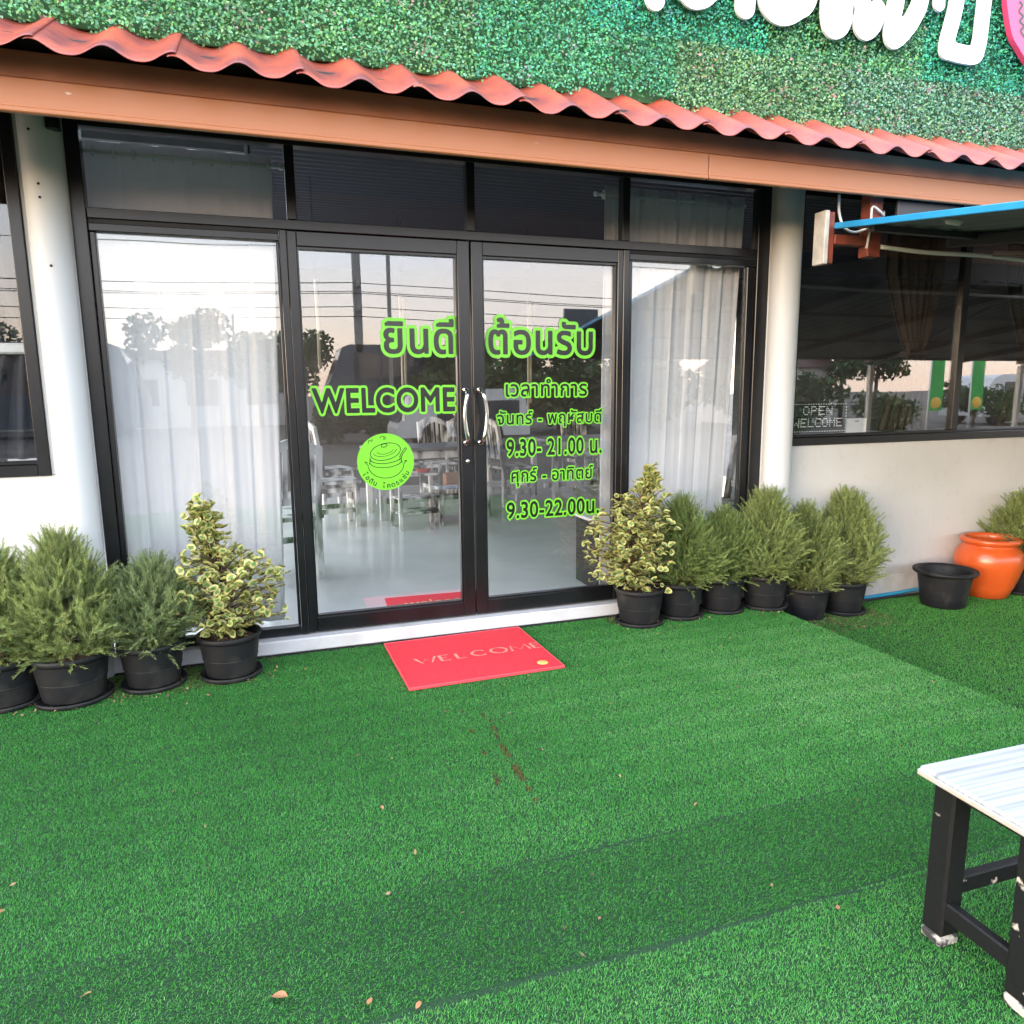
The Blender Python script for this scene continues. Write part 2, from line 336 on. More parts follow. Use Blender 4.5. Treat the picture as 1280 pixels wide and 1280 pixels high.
def blades(name, x0, x1, y0, y1, z, m, dens, L, w, lean, lean_r, seed, tint_fn, segs=2, holes=()):
    g = np.random.default_rng(seed); n = int(dens*(x1-x0)*(y1-y0))
    x = g.uniform(x0, x1, n); y = g.uniform(y0, y1, n)
    keep = np.ones(n, bool)
    for (a, b, c_, d) in holes: keep &= ~((x > a) & (x < b) & (y > c_) & (y < d))
    sy = -2.462 - .018*x + .006*np.sin(x*7); sw = .0085*np.clip(1.1-np.abs(x-.55)*.75, 0, 1)*(.6+.4*np.sin(x*11)**2); keep &= ~(np.abs(y-sy) < sw)      # open seam between two turf rolls
    sy = -2.075 - .012*x + .005*np.sin(x*9); sw = .006*np.clip(1-np.abs(x-.75)*2.2, 0, 1); keep &= ~(np.abs(y-sy) < sw)
    x = x[keep]; y = y[keep]; n = len(x)
    ln = L*g.uniform(.6, 1.15, n); an = g.normal(0, 1, (n, 2))*lean_r + np.array(lean)
    d = np.c_[an, np.ones(n)]; d /= np.linalg.norm(d, axis=1)[:, None]
    a = g.uniform(0, 2*pi, n); wv = np.c_[np.cos(a), np.sin(a), 0*a]*(w/2)*g.uniform(.7, 1.3, n)[:, None]
    P = np.c_[x, y, np.full(n, z-.0005)]
    if segs == 2:
        mid = P + d*(ln*.55)[:, None]; d2 = d + np.c_[an*.7, -np.full(n, .25)]; d2 /= np.linalg.norm(d2, axis=1)[:, None]
        tip = mid + d2*(ln*.5)[:, None]
        V = np.stack([P-wv, P+wv, mid+wv*.9, mid-wv*.9, tip], 1).reshape(-1, 3); b = np.arange(n)[:, None]*5
        F = np.concatenate([b+[0, 1, 2], b+[0, 2, 3], b+[3, 2, 4]]); per = 5
    else:
        tip = P + d*ln[:, None]; V = np.stack([P-wv, P+wv, tip], 1).reshape(-1, 3); b = np.arange(n)[:, None]*3
        F = b+[0, 1, 2]; per = 3
    t = tint_fn(x, y, g)
    me = np_mesh(name, V, F, np.repeat(t, per, 0))
    return kind(finish(name, me, m), 'stuff')

_gx = RNG.normal(size=(9, 4))
def lowfreq(x, y):
    s = 0
    for i in range(9):
        fr = .6 + .55*i; s = s + np.sin(x*fr*_gx[i, 0]*2 + y*fr*_gx[i, 1]*2 + _gx[i, 2]*6)/(1+i*.6)
    return s/3
def tint_main(x, y, g):
    n = len(x)
    t = 1 + .20*lowfreq(x, y) + .10*lowfreq(x*3.1+2, y*2.7) + g.normal(0, .15, n)
    t *= 1 + .30*np.clip((x-.5)/1.9, -.35, 1)*np.clip((y+2.2)/1.0, 0, 1)*np.clip((-y-.1)/.5, .35, 1)  # sheen of the turf put into the blade colour, brighter to the right
    t *= np.where((y < -2.07+.03*lowfreq(x*2, y)) & (y > -2.47), 1-.15*np.clip((x+.5)/.8, 0, 1), np.where(y < -2.47, 1.10, 1.0))
    t *= 1 + .05*np.sin(y*38 + .5*np.sin(x*3))
    pale = np.clip(t-1, 0, 1)*1.5  # brightest blades also paled, as part of the painted sheen
    c = np.c_[t*g.uniform(.8, 1.5, n)*(1+1.3*pale), t, t*g.uniform(.8, 1.3, n)*(1+1.1*pale)]
    # muddy foot tracks
    for (px, py, r) in DIRT:
        dd = ((x-px)/(r*.55))**2 + ((y-py)/(r*1.3))**2; k = (dd < 1) & (g.random(n) < .75)
        c[k] = np.array([3.4, .28, .5])*g.uniform(.5, 1.1, k.sum())[:, None]
    # soil spilled by the pots
    k = (y > -.40 - .08*lowfreq(x*3, y)) & (x < -.25) & (g.random(n) < .5*np.clip((y+.5)*4, 0, 1))
    c[k] = np.array([4.0, .6, 1.1])*g.uniform(.4, 1.2, k.sum())[:, None]
    k = (y > -.2) & (x > 1.7) & (g.random(n) < .55); c[k] = np.array([3.2, .45, .9])*g.uniform(.4, 1.1, k.sum())[:, None]
    return np.clip(c, .05, 6)
DIRT = [(.584, -1.035, .012), (.572, -1.226, .016), (.567, -1.412, .016), (.557, -1.6, .022), (.659, -1.103, .018), (.668, -1.16, .012), (.662, -1.237, .022),
        (.655, -1.30, .018), (.647, -1.40, .024), (.645, -1.45, .022), (.642, -1.57, .030), (.640, -1.62, .026), (.638, -1.70, .016), (.636, -1.78, .016), (.652, -1.34, .012), (.545, -1.63, .014), (.63, -1.5, .01)]
CURB = [(-3.2, 2.79, -.07, 1)]
MATH = [(.43, 1.15, -.72, -.11)]
blades('turf_pile', -1.7, 2.788, -1.25, -.074, 0, 'turf', 72000, .0095, .0017, (.16, .20), .5, 1, tint_main, 2, MATH)
blades('turf_pile', -1.7, 2.788, -2.066, -1.25, 0, 'turf', 76000, .0095, .0017, (.16, .20), .5, 2, tint_main, 2)
blades('turf_pile', -1.7, 2.788, -2.468, -2.07, 0, 'turf', 80000, .0095, .0016, (.25, -.30), .5, 3, tint_main, 2)
blades('turf_pile', -1.7, 2.788, -3.02, -2.476, 0, 'turf', 84000, .0095, .0016, (.30, .22), .5, 4, tint_main, 2)
blades('turf_pile', -3.2, 2.788, -5.2, -3.02, 0, 'turf', 7000, .016, .005, (.4, -.4), .42, 5, tint_main, 1)
blades('turf_pile', -3.2, -1.7, -3.1, -.074, 0, 'turf', 9000, .014, .005, (.4, -.4), .42, 8, tint_main, 1)
def tint_right(x, y, g):
    n = len(x); t = 1 + .18*lowfreq(x, y) + g.normal(0, .2, n); c = np.c_[t*g.uniform(.7, 1.5, n), t, t*g.uniform(.7, 1.3, n)]
    k = (y > -.5) & (x < 3.6) & (g.random(n) < .4*np.clip((y+.6)*3, 0, 1)); c[k] = np.array([2.6, .55, 1.2])*g.uniform(.4, 1.2, k.sum())[:, None]
    return np.clip(c, .05, 6)
blades('lower_turf_pile', 2.80, 6.2, -1.9, -.02, -.112, 'turf_right', 36000, .012, .0028, (.1, -.2), .45, 6, tint_right, 1)
blades('lower_turf_pile', 2.80, 7.5, -5.2, -1.9, -.112, 'turf_right', 6000, .014, .006, (.1, -.2), .45, 7, tint_right, 1)
# edge of the platform: thick cut turf edge
# ------------------------------------------------------------------ restaurant building
B = thing('restaurant_building', 'white single-storey restaurant with black framed glass front and red tiled eave', 'restaurant')
def part(mb, name, m, parent=None, smooth=False): return mb.build(name, m, B if parent is None else parent, smooth)
X0, X1, YB = -2.6, 6.4, 6.2
part(MB().box((X0, 0, -.12), (-.92, .10, .98), .002), 'wall', 'white_wall')
part(MB().box((3.0, 0, -.12), (X1, .10, .98), .002), 'wall', 'white_wall')
part(MB().box((X0, 0, 2.56), (X1, .10, 3.0), .002), 'wall', 'white_wall')
xa, xb = X0, X0+.1                                   # left side wall; long opening added to let daylight into the room
part(MB().box((xa, .102, -.12), (xb, YB, .30), .002), 'wall', 'white_wall'); part(MB().box((xa, .102, 2.45), (xb, YB, 3.0), .002), 'wall', 'white_wall')
part(MB().box((xa, .102, .302), (xb, .5, 2.448), .002), 'wall', 'white_wall'); part(MB().box((xa, 5.7, .302), (xb, YB, 2.448), .002), 'wall', 'white_wall')
for k in range(5): part(MB().box((xa+.02, .502+1.2864*k, .302), (xa+.08, .552+1.2864*k, 2.448), .003), 'added_opening_post', 'black_alu')
part(MB().box((X1-.1, .102, -.12), (X1, 5.15, 3.0), .002), 'wall', 'room_wall'); part(MB().box((X1-.1, 5.152, 2.45), (X1, YB, 3.0), .002), 'wall', 'room_wall')  # right wall stops short: opening added to light the back of the room
part(MB().box((-.10, YB-.1, .081), (5.15, YB, 3.0), .002), 'rear_wall', 'room_wall'); part(MB().box((5.152, YB-.1, 2.452), (X1-.102, YB, 3.0), .002), 'rear_wall', 'room_wall'); part(MB().box((X0+.102, YB-.1, 2.452), (-.102, YB, 3.0), .002), 'rear_wall', 'room_wall')  # gaps at both ends added to let daylight in
for k in range(3): part(MB().box((X0+.55+.70*k, YB-.08, .081), (X0+.6+.70*k, YB-.02, 2.45), .003), 'added_opening_post', 'black_alu')  # posts of the added rear opening
part(MB().box((X0+.102, .104, -.1), (X1-.102, YB-.102, .078), 0), 'interior_floor', 'floor')
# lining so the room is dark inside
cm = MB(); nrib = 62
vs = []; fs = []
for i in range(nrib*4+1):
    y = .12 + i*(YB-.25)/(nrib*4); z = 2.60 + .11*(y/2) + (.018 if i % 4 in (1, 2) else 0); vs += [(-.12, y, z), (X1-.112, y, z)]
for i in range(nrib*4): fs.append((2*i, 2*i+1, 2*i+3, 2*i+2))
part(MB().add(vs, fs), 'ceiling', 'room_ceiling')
part(MB().box((-.15, 0, 3.0), (X1, YB, 3.06), .002), 'roof_deck', 'soffit'); part(MB().box((X0, 0, 3.0), (-.152, .55, 3.06), .002), 'roof_deck', 'soffit')
sk_ = part(MB().box((X0, .552, 3.03), (-.152, YB, 3.036), 0), 'added_skylight', 'glass')               # unseen clear roof sheets, added to brighten the room from its left end
for k in range(6): part(MB().box((X0, .56+1.11*k, 2.96), (-.152, .61+1.11*k, 3.028), .003), 'added_skylight_bar', 'black_alu', sk_)
part(MB().box((-.15, .11, 2.62), (-.13, YB-.11, 2.998), .002), 'ceiling_edge', 'room_ceiling')
# skirting bulge on the right wall, plinth/curb under the doors
part(MB().box((3.04, -.012, -.118), (X1, -.001, .045), .006), 'skirting', 'white_wall')
cb = MB().box((X0, -.055, .006), (2.79, .095, .078), .006); part(cb, 'curb', 'curb')
part(MB().box((X0, -.062, -.1), (2.79, .09, .005), 0), 'curb_joint', 'gasket')
part(MB().box((-1.084, .001, .982), (-.897, .099, 2.558), .002), 'wall', 'white_wall'); part(MB().box((2.842, .001, .08), (3.029, .099, 2.558), .002), 'wall', 'white_wall')
# round columns
def col_mesh(x, y, r, z0, z1):
    mb = MB(); N = 40; zs = np.linspace(z0, z1, 14)
    mb.lathe([(r*(1+.004*sin(i*2.1)), z) for i, z in enumerate(zs)], N, (x, y, 0)); return mb
c1 = part(col_mesh(-.978, -.03, .082, -.1, 2.57), 'column', 'column', smooth=True)
c2 = part(col_mesh(2.935, -.03, .092, -.11, 2.57), 'column', 'column', smooth=True)
part(MB().box((-.935, -.125, 2.46), (-.885, -.075, 2.53), .002), 'bracket', 'black_alu', c1)
for (x, z) in ((-1.0, 2.45), (-.985, 2.235), (-.985, 2.18), (-.97, 1.9)):
    part(MB().lathe([(0, .003), (.005, .003), (.006, 0)], 10), 'screw', 'gasket', c1).matrix_local = Matrix.Translation((x, -.113, z)) @ Matrix.Rotation(pi/2, 4, 'X')

# shopfront frame
fr = MB(); yF, yB = 0.0, .07
def bar(mb, x0, x1, z0, z1, y0=yF, y1=yB, bev=.003): mb.box((x0, y0, z0), (x1, y1, z1), bev)
bar(fr, -.896, -.836, .08, 2.57); bar(fr, 2.755, 2.84, .08, 2.57)
bar(fr, -.834, 2.753, 2.132, 2.178)             # transom rail
bar(fr, -.834, 2.753, 2.52, 2.57)               # head
for x in (.03, .935, 1.845): bar(fr, x, x+.045, 2.18, 2.518, .004, .066)
bar(fr, -.014, .020, .08, 2.13, .003); bar(fr, 1.852, 1.890, .08, 2.13, .0)
# fixed panes' own inner sashes
for (a, b) in ((-.834, -.016), (1.892, 2.753)):
    bar(fr, a, b, 2.078, 2.112, .006, .06); bar(fr, a, b, .082, .128, .004, .06)
    bar(fr, a, a+.024, .13, 2.076, .016, .06); bar(fr, b-.0 - (.055 if b > 2 else .014), b, .13, 2.076, .016, .06)
front = part(fr, 'shopfront_frame', 'black_alu')
for (a, b) in ((-.834, -.016), (1.892, 2.753)): part(MB().box((a, .012, 2.1125), (b, .05, 2.1315), 0), 'gasket', 'gasket', front)
def pane(x0, x1, z0, z1, parent, m='glass', y=.036): return part(MB().box((x0, y, z0), (x1, y+.006, z1), 0), 'pane', m, parent)
pane(-.81, -.03, .13, 2.076, front); pane(1.892, 2.696, .13, 2.076, front)
for a, b in ((-.834, .029), (.076, .934), (.981, 1.844), (1.891, 2.753)): pane(a, b, 2.18, 2.518, front, 'glass_dark')

# ---- lettering
def text_mesh(s, off=0, space=1.0):
    cu = bpy.data.curves.new('t', 'FONT'); cu.body = s; cu.size = 1; cu.offset = off; cu.resolution_u = 5; cu.space_character = space
    o = bpy.data.objects.new('t', cu); COL.objects.link(o)
    dg = bpy.context.evaluated_depsgraph_get(); dg.update()
    me = bpy.data.meshes.new_from_object(o.evaluated_get(dg)); bpy.data.objects.remove(o); bpy.data.curves.remove(cu)
    V = np.array([v.co[:] for v in me.vertices]); F = [tuple(p.vertices) for p in me.polygons]; bpy.data.meshes.remove(me)
    return V, F
def fill_field(S, X, Y):
    """polygons covering S < 0 on a grid (marching squares, full runs merged)"""
    ny, nx = S.shape; ins = S < 0; vs = []; fs = []; vi = {}
    def vert(key, x, y):
        if key not in vi: vi[key] = len(vs); vs.append((x, y))
        return vi[key]
    full = ins[:-1, :-1] & ins[1:, :-1] & ins[:-1, 1:] & ins[1:, 1:]; some = ins[:-1, :-1] | ins[1:, :-1] | ins[:-1, 1:] | ins[1:, 1:]
    for r, c in np.argwhere(some & ~full):
        cs = [(r, c), (r, c+1), (r+1, c+1), (r+1, c)]; poly = []
        for a, b in zip(cs, cs[1:]+cs[:1]):
            if ins[a]: poly.append(vert(a, X[a], Y[a]))
            if ins[a] != ins[b]:
                t = S[a]/(S[a]-S[b]); k = (min(a, b), max(a, b)); poly.append(vert(k, X[a]+(X[b]-X[a])*t, Y[a]+(Y[b]-Y[a])*t))
        if len(poly) > 2: fs.append(tuple(poly))
    for r in range(ny-1):
        row = np.flatnonzero(full[r])
        if not len(row): continue
        for run in np.split(row, np.flatnonzero(np.diff(row) > 1)+1):
            c0, c1 = run[0], run[-1]; fs.append(tuple([vert((r, c), X[r, c], Y[r, c]) for c in range(c0, c1+2)] + [vert((r+1, c), X[r+1, c], Y[r+1, c]) for c in range(c1+1, c0-1, -1)]))
    return np.array(vs), fs
def seg_dist(P, A, Bv):
    D = np.empty(len(P)); L2 = (Bv**2).sum(1)+1e-12
    for c0 in range(0, len(P), 8000):
        p = P[c0:c0+8000, None, :]; t = np.clip(((p-A)*Bv).sum(2)/L2, 0, 1); dd = p-A-Bv*t[..., None]; D[c0:c0+8000] = np.sqrt((dd**2).sum(2).min(1))
    return D
def field_mesh(V, F, levels, cell):
    """distance field of a text outline; one filled mesh per level (outline grown by that much)"""
    V = V[:, :2]; ed = {}; tri = []
    for q in F:
        for a, b in zip(q, q[1:]+q[:1]):
            k = tuple(sorted((tuple(np.round(V[a], 5)), tuple(np.round(V[b], 5))))); ed[k] = ed.get(k, 0)+1
        for m in range(1, len(q)-1): tri.append((q[0], q[m], q[m+1]))
    T = V[np.array(tri)]
    d0 = T[:, 1]-T[:, 0]; d1 = T[:, 2]-T[:, 0]; ar = d0[:, 0]*d1[:, 1]-d0[:, 1]*d1[:, 0]; ok = np.abs(ar) > 1e-9; T = T[ok]; d0 = d0[ok]; d1 = d1[ok]; ar = ar[ok]
    def inside(P, eps=1e-6):
        out = np.zeros(len(P), bool)
        for c0 in range(0, len(P), 8000):
            w = P[c0:c0+8000, None, :]-T[:, 0]; u = (w[..., 0]*d1[:, 1]-w[..., 1]*d1[:, 0])/ar; v = (d0[:, 0]*w[..., 1]-d0[:, 1]*w[..., 0])/ar
            out[c0:c0+8000] = ((u >= -eps) & (v >= -eps) & (u+v <= 1+eps)).any(1)
        return out
    E_ = np.array([k for k, c_ in ed.items() if c_ == 1]); seg = []
    for a, b in E_:
        n = max(1, int(np.linalg.norm(b-a)/.03))
        for m in range(n): seg.append((a+(b-a)*m/n, a+(b-a)*(m+1)/n))
    seg = np.array(seg); mid = seg.mean(1); d = seg[:, 1]-seg[:, 0]; nn = np.c_[-d[:, 1], d[:, 0]]; nn /= np.linalg.norm(nn, axis=1)[:, None]+1e-12
    keep = ~(inside(mid+nn*.003) & inside(mid-nn*.003)); seg = seg[keep]; A = seg[:, 0]; Bv = seg[:, 1]-seg[:, 0]
    pad = max(levels)+3*cell; lo = V.min(0)-pad; nx, ny = (np.ceil((V.max(0)+pad-lo)/cell)).astype(int)+1
    X, Y = np.meshgrid(lo[0]+np.arange(nx)*cell, lo[1]+np.arange(ny)*cell); P = np.c_[X.ravel(), Y.ravel()]
    D = seg_dist(P, A, Bv); sd = np.where(inside(P), -D, D).reshape(ny, nx)
    return [fill_field(sd-lv, X, Y) for lv in levels]
def lettering(s, x0, x1, z0, z1, y, parent, ring=.10, ink=.02, name='lettering', mats=('lime', 'ink'), space=1.06):
    V, F = text_mesh(s, space=space); (Vr, Fr), (Vi, Fi) = field_mesh(V, F, (ring, ink), .015)
    lo = Vr.min(0); hi = Vr.max(0); sx = (x1-x0)/(hi[0]-lo[0]); sz = (z1-z0)/(hi[1]-lo[1]); mb = MB()
    def put(V, F, yy, mi): mb.add([(x0+(v[0]-lo[0])*sx, yy, z0+(v[1]-lo[1])*sz) for v in V], F, mi)
    put(Vr, Fr, y, 0); put(Vi, Fi, y-.0009, 1)
    return mb.build(name, list(mats), parent)

def strip(mb, pts, w, y, mi=0, flip=False):        # flat line on a vertical face, pts (x,z)
    P = [np.array(p, float) for p in pts]; vs = []
    for i, p in enumerate(P):
        d = P[min(i+1, len(P)-1)]-P[max(i-1, 0)]; d = d/ (np.linalg.norm(d)+1e-9); nrm = np.array((-d[1], d[0]))*w/2
        vs += [(p[0]+nrm[0], y, p[1]+nrm[1]), (p[0]-nrm[0], y, p[1]-nrm[1])]
    mb.add(vs, [(2*i, 2*i+1, 2*i+3, 2*i+2) for i in range(len(P)-1)], mi)

# ---- doors (each leaf: stiles and rails, glass, handle, lettering)
def door(x0, x1, sl, sr):
    d = MB()
    bar(d, x0, x0+sl, .088, 2.127); bar(d, x1-sr, x1, .088, 2.127)
    bar(d, x0+sl, x1-sr, 2.058, 2.127, .001); bar(d, x0+sl, x1-sr, .088, .166, .001)
    # bead step round the glass
    a, b = x0+sl, x1-sr
    for q in ((a, a+.008, .166, 2.058), (b-.008, b, .166, 2.058)): bar(d, *q, .014, .05, 0)
    bar(d, a+.008, b-.008, 2.046, 2.058, .014, .05, 0); bar(d, a+.008, b-.008, .166, .176, .014, .05, 0)
    o = part(d, 'door', 'black_alu')
    pane(x0+sl-.004, x1-sr+.004, .170, 2.050, o)
    return o
dl = door(.022, .942, .044, .066); dr = door(.952, 1.849, .064, .033)
dl['label'] = 'left glass door leaf with greeting and round logo'; dr['label'] = 'right glass door leaf with opening hours'
def handle(x, sgn, parent):
    mb = MB(); z0, z1 = 1.07, 1.355
    pts = []
    for i in range(15):
        t = i/14; pts.append((x + sgn*.022*sin(pi*t), -.012-.055*min(1, 3.2*sin(pi*t)**.8), z0+(z1-z0)*t))
    mb.tube(pts, .0105, 12)
    for z in (z0, z1): mb.lathe([(0, -.004), (.017, -.004), (.018, .010), (.010, .014)], 14, (0, 0, 0))
    h = mb.build('handle', 'chrome', parent, True)
    n = 15*12; k = 0
    V = h.data.vertices
    for j, z in enumerate((z0, z1)):
        for i in range(56):
            v = V[n + j*56 + i]; c_ = v.co.copy(); v.co = Vector((x + c_[0], -c_[2]-.004, z + c_[1]))
    h.data.update()
handle(.905, -1, dl); handle(.984, 1, dr)
lk = MB().lathe([(0, .006), (.011, .006), (.012, 0)], 14).build('lock', 'chrome', dl, True); lk.matrix_local = Matrix.Translation((.912, -.001, .967)) @ Matrix.Rotation(pi/2, 4, 'X')
YT = .0345
lettering('ยินดี', .462, .874, 1.526, 1.748, YT, dl)
lettering('WELCOME', .092, .866, 1.226, 1.384, YT, dl, ring=.10, ink=.028)
lettering('ต้อนรับ', 1.034, 1.695, 1.526, 1.762, YT, dr)
lettering('เวลาทำการ', 1.139, 1.652, 1.305, 1.422, YT, dr, ring=.09, ink=.014)
lettering('จันทร์ - พฤหัสบดี', 1.088, 1.745, 1.134, 1.246, YT, dr, ring=.09, ink=.014)
lettering('9.30- 21.00 น.', 1.142, 1.748, .970, 1.088, YT, dr, ring=.09, ink=.018)
lettering('ศุกร์ - อาทิตย์', 1.169, 1.692, .798, .920, YT, dr, ring=.09, ink=.014)
lettering('9.30-22.00น.', 1.138, 1.735, .612, .728, YT, dr, ring=.09, ink=.018)
# round pot logo
LX, LZ, LR = .467, .978, .152
lg = MB(); lg.add([(LX+LR*cos(2*pi*i/64), YT, LZ+LR*sin(2*pi*i/64)) for i in range(64)], [tuple(range(64))])
logo = lg.build('logo_sticker', 'lime', dl)
li = MB(); yi = YT-.0008
def ell(cx, cz, a, b, rot, t0, t1, n=28): return [(LX+cx+a*cos(t)*cos(rot)-b*sin(t)*sin(rot), LZ+cz+a*cos(t)*sin(rot)+b*sin(t)*cos(rot)) for t in np.linspace(t0, t1, n)]
W = .0035
strip(li, ell(0, .055, .082, .044, .2, 0, 2*pi, 40), W, yi)            # lid
strip(li, ell(0, .062, .045, .018, .2, pi*.95, pi*1.9), W*.7, yi); strip(li, ell(-.002, .060, .063, .028, .2, pi, pi*1.95), W*.7, yi)
strip(li, ell(-.006, .088, .016, .009, .2, 0, 2*pi, 16), W, yi-.0002)      # knob
strip(li, ell(.002, .022, .083, .030, .08, pi*1.0, pi*2.0), W, yi)
strip(li, ell(0, .000, .083, .030, .05, pi*1.0, pi*2.0), W, yi)
strip(li, ell(0, -.012, .096, .075, 0, pi*1.0, pi*2.0), W, yi-.0001)
for sx in (-1, 1):
    strip(li, [(LX+sx*.083, LZ+.028), (LX+sx*.084, LZ+.004), (LX+sx*.088, LZ-.01)], W, yi-.0003)
    strip(li, hpts([(LX+sx*.096, LZ+.0), (LX+sx*.112, LZ+.004), (LX+sx*.098, LZ-.012)], 5), W, yi-.0004)
strip(li, hpts([(LX+.072, LZ+.02), (LX+.09, LZ+.052), (LX+.108, LZ+.072), (LX+.112, LZ+.064), (LX+.094, LZ+.042), (LX+.074, LZ+.006)], 5), W, yi-.0003)
strip(li, hpts([(LX-.09, LZ+.10), (LX-.084, LZ+.118), (LX-.07, LZ+.112), (LX-.068, LZ+.126)], 5), W*.8, yi); strip(li, hpts([(LX-.03, LZ+.128), (LX-.012, LZ+.138), (LX+.004, LZ+.126), (LX-.008, LZ+.12), (LX-.004, LZ+.134)], 5), W*.8, yi)
li.build('logo_line', 'ink', logo)
toks = ['ไ', 'อ', 'ดิ', 'น', ' ', 'โ', 'ค', 'ต', 'ร', 'แ', 'ซ่', 'บ']
a0, a1 = radians(208), radians(330); H = .030
for i, tk in enumerate(toks):
    if tk == ' ': continue
    a = a0 + (a1-a0)*i/(len(toks)-1); V, F = text_mesh(tk, .012); cx = (V[:, 0].min()+V[:, 0].max())/2
    r = LR-.012; cxw, czw = LX+r*cos(a), LZ+r*sin(a); th = a+pi/2
    arc = MB().add([(cxw+((v[0]-cx)*cos(th)-v[1]*sin(th))*H*1.2, yi-.0002-.0001*(i % 2), czw+((v[0]-cx)*sin(th)+v[1]*cos(th))*H*1.2) for v in V], F); arc.build('logo_letter', 'ink', logo)

# ---- side windows
def window(x0, x1, z0, z1, mulls, label, gl='glass_side'):
    w = MB(); bar(w, x0, x0+.05, z0, z1, -.012, .06); bar(w, x1-.05, x1, z0, z1, -.012, .06)
    bar(w, x0+.05, x1-.05, z0, z0+.052, -.012, .06); bar(w, x0+.05, x1-.05, z1-.05, z1, -.012, .06)
    bar(w, x0+.05, x1-.05, z0+.052, z0+.07, .004, .05)
    for m in mulls: bar(w, m, m+.035, z0+.07, z1-.05, .0, .05); bar(w, m+.037, m+.075, z0+.07, z1-.05, .012, .058)
    o = part(w, 'window', 'black_alu'); o['label'] = label
    xs = [x0+.05] + [m+.035 for m in mulls] + [x1-.05]
    for a, b in zip(xs[:-1], xs[1:]): pane(a, b, z0+.065, z1-.05, o, gl, .022)
    return o
window(-2.5, -1.085, .98, 2.56, [-1.8], 'black framed window with charcoal curtain left of the column', 'glass_dark')
window(3.03, 6.25, .98, 2.56, [4.43, 5.3], 'wide black sliding window under the blue canopy')

# ---- eave: fascia, soffit, tiles
yf = -.70
part(MB().box((-2.7, yf, 2.336), (1.93, yf+.02, 2.442), .003).box((-2.7, yf-.006, 2.328), (1.93, yf+.022, 2.348), .004), 'fascia_board', 'fascia')
part(MB().box((1.934, yf, 2.336), (6.5, yf+.02, 2.442), .003).box((1.934, yf-.006, 2.328), (6.5, yf+.022, 2.348), .004), 'fascia_board', 'fascia')
part(MB().box((-2.7, yf+.006, 2.444), (6.5, yf+.024, 2.535), .003), 'fascia_backing', 'fascia_dark')
part(MB().box((-2.7, yf+.032, 2.585), (6.5, -.002, 2.60), .002), 'soffit', 'soffit')
roof = part(MB().add([(-2.7, -.66, 2.505), (6.5, -.66, 2.505), (6.5, .0, 2.87), (-2.7, .0, 2.87), (-2.7, -.66, 2.495), (6.5, -.66, 2.495), (6.5, .0, 2.86), (-2.7, .0, 2.86)],
            [(0, 1, 2, 3), (7, 6, 5, 4), (0, 4, 5, 1), (1, 5, 6, 2), (2, 6, 7, 3), (3, 7, 4, 0)]), 'roof', 'soffit')
PW = .2165; ns = 24
def tile_mesh():
    vs = []; fs = []; NX = ns*2+1; L = .72; th = .011
    for s_ in (0, 1):                       # top, bottom
        for j in (0, 1, 2):
            for i in range(NX):
                u = -.02 + (2*PW+.03)*i/(NX-1); ph = 2*pi*(u-.0)/PW
                h = .041*((.5+.5*cos(ph))**1.35)
                yy = [0, .004, L][j]; zz = h + yy*math.tan(radians(30)) + .012*(u/(2*PW)) - (th if s_ else 0) - (.004 if j == 0 and not s_ else 0)
                vs.append((u, yy - (.006 if s_ else 0), zz))
    def id(s_, j, i): return (s_*3+j)*NX+i
    for i in range(NX-1):
        for j in (0, 1): fs += [(id(0, j, i), id(0, j, i+1), id(0, j+1, i+1), id(0, j+1, i)), (id(1, j+1, i), id(1, j+1, i+1), id(1, j, i+1), id(1, j, i))]
        fs.append((id(1, 0, i), id(1, 0, i+1), id(0, 0, i+1), id(0, 0, i)))
    for i in (0, NX-1):
        for j in (0, 1):
            q = (id(0, j, i), id(0, j+1, i), id(1, j+1, i), id(1, j, i)); fs.append(q if i == 0 else q[::-1])
    me = bpy.data.meshes.new('roof_tile'); me.from_pydata(vs, [], fs); me.update(); me.materials.append(Mt['tile'])
    me.polygons.foreach_set('use_smooth', [True]*len(me.polygons)); return me
tm = tile_mesh()
x = -.793 - 2*PW*4
k = 0
while x < 6.2:
    share('roof_tile', tm, roof, (x, -.87 + random.uniform(-.006, .006), 2.472+random.uniform(-.002, .003)), (0, 0, random.uniform(-.004, .004))); x += 2*PW; k += 1

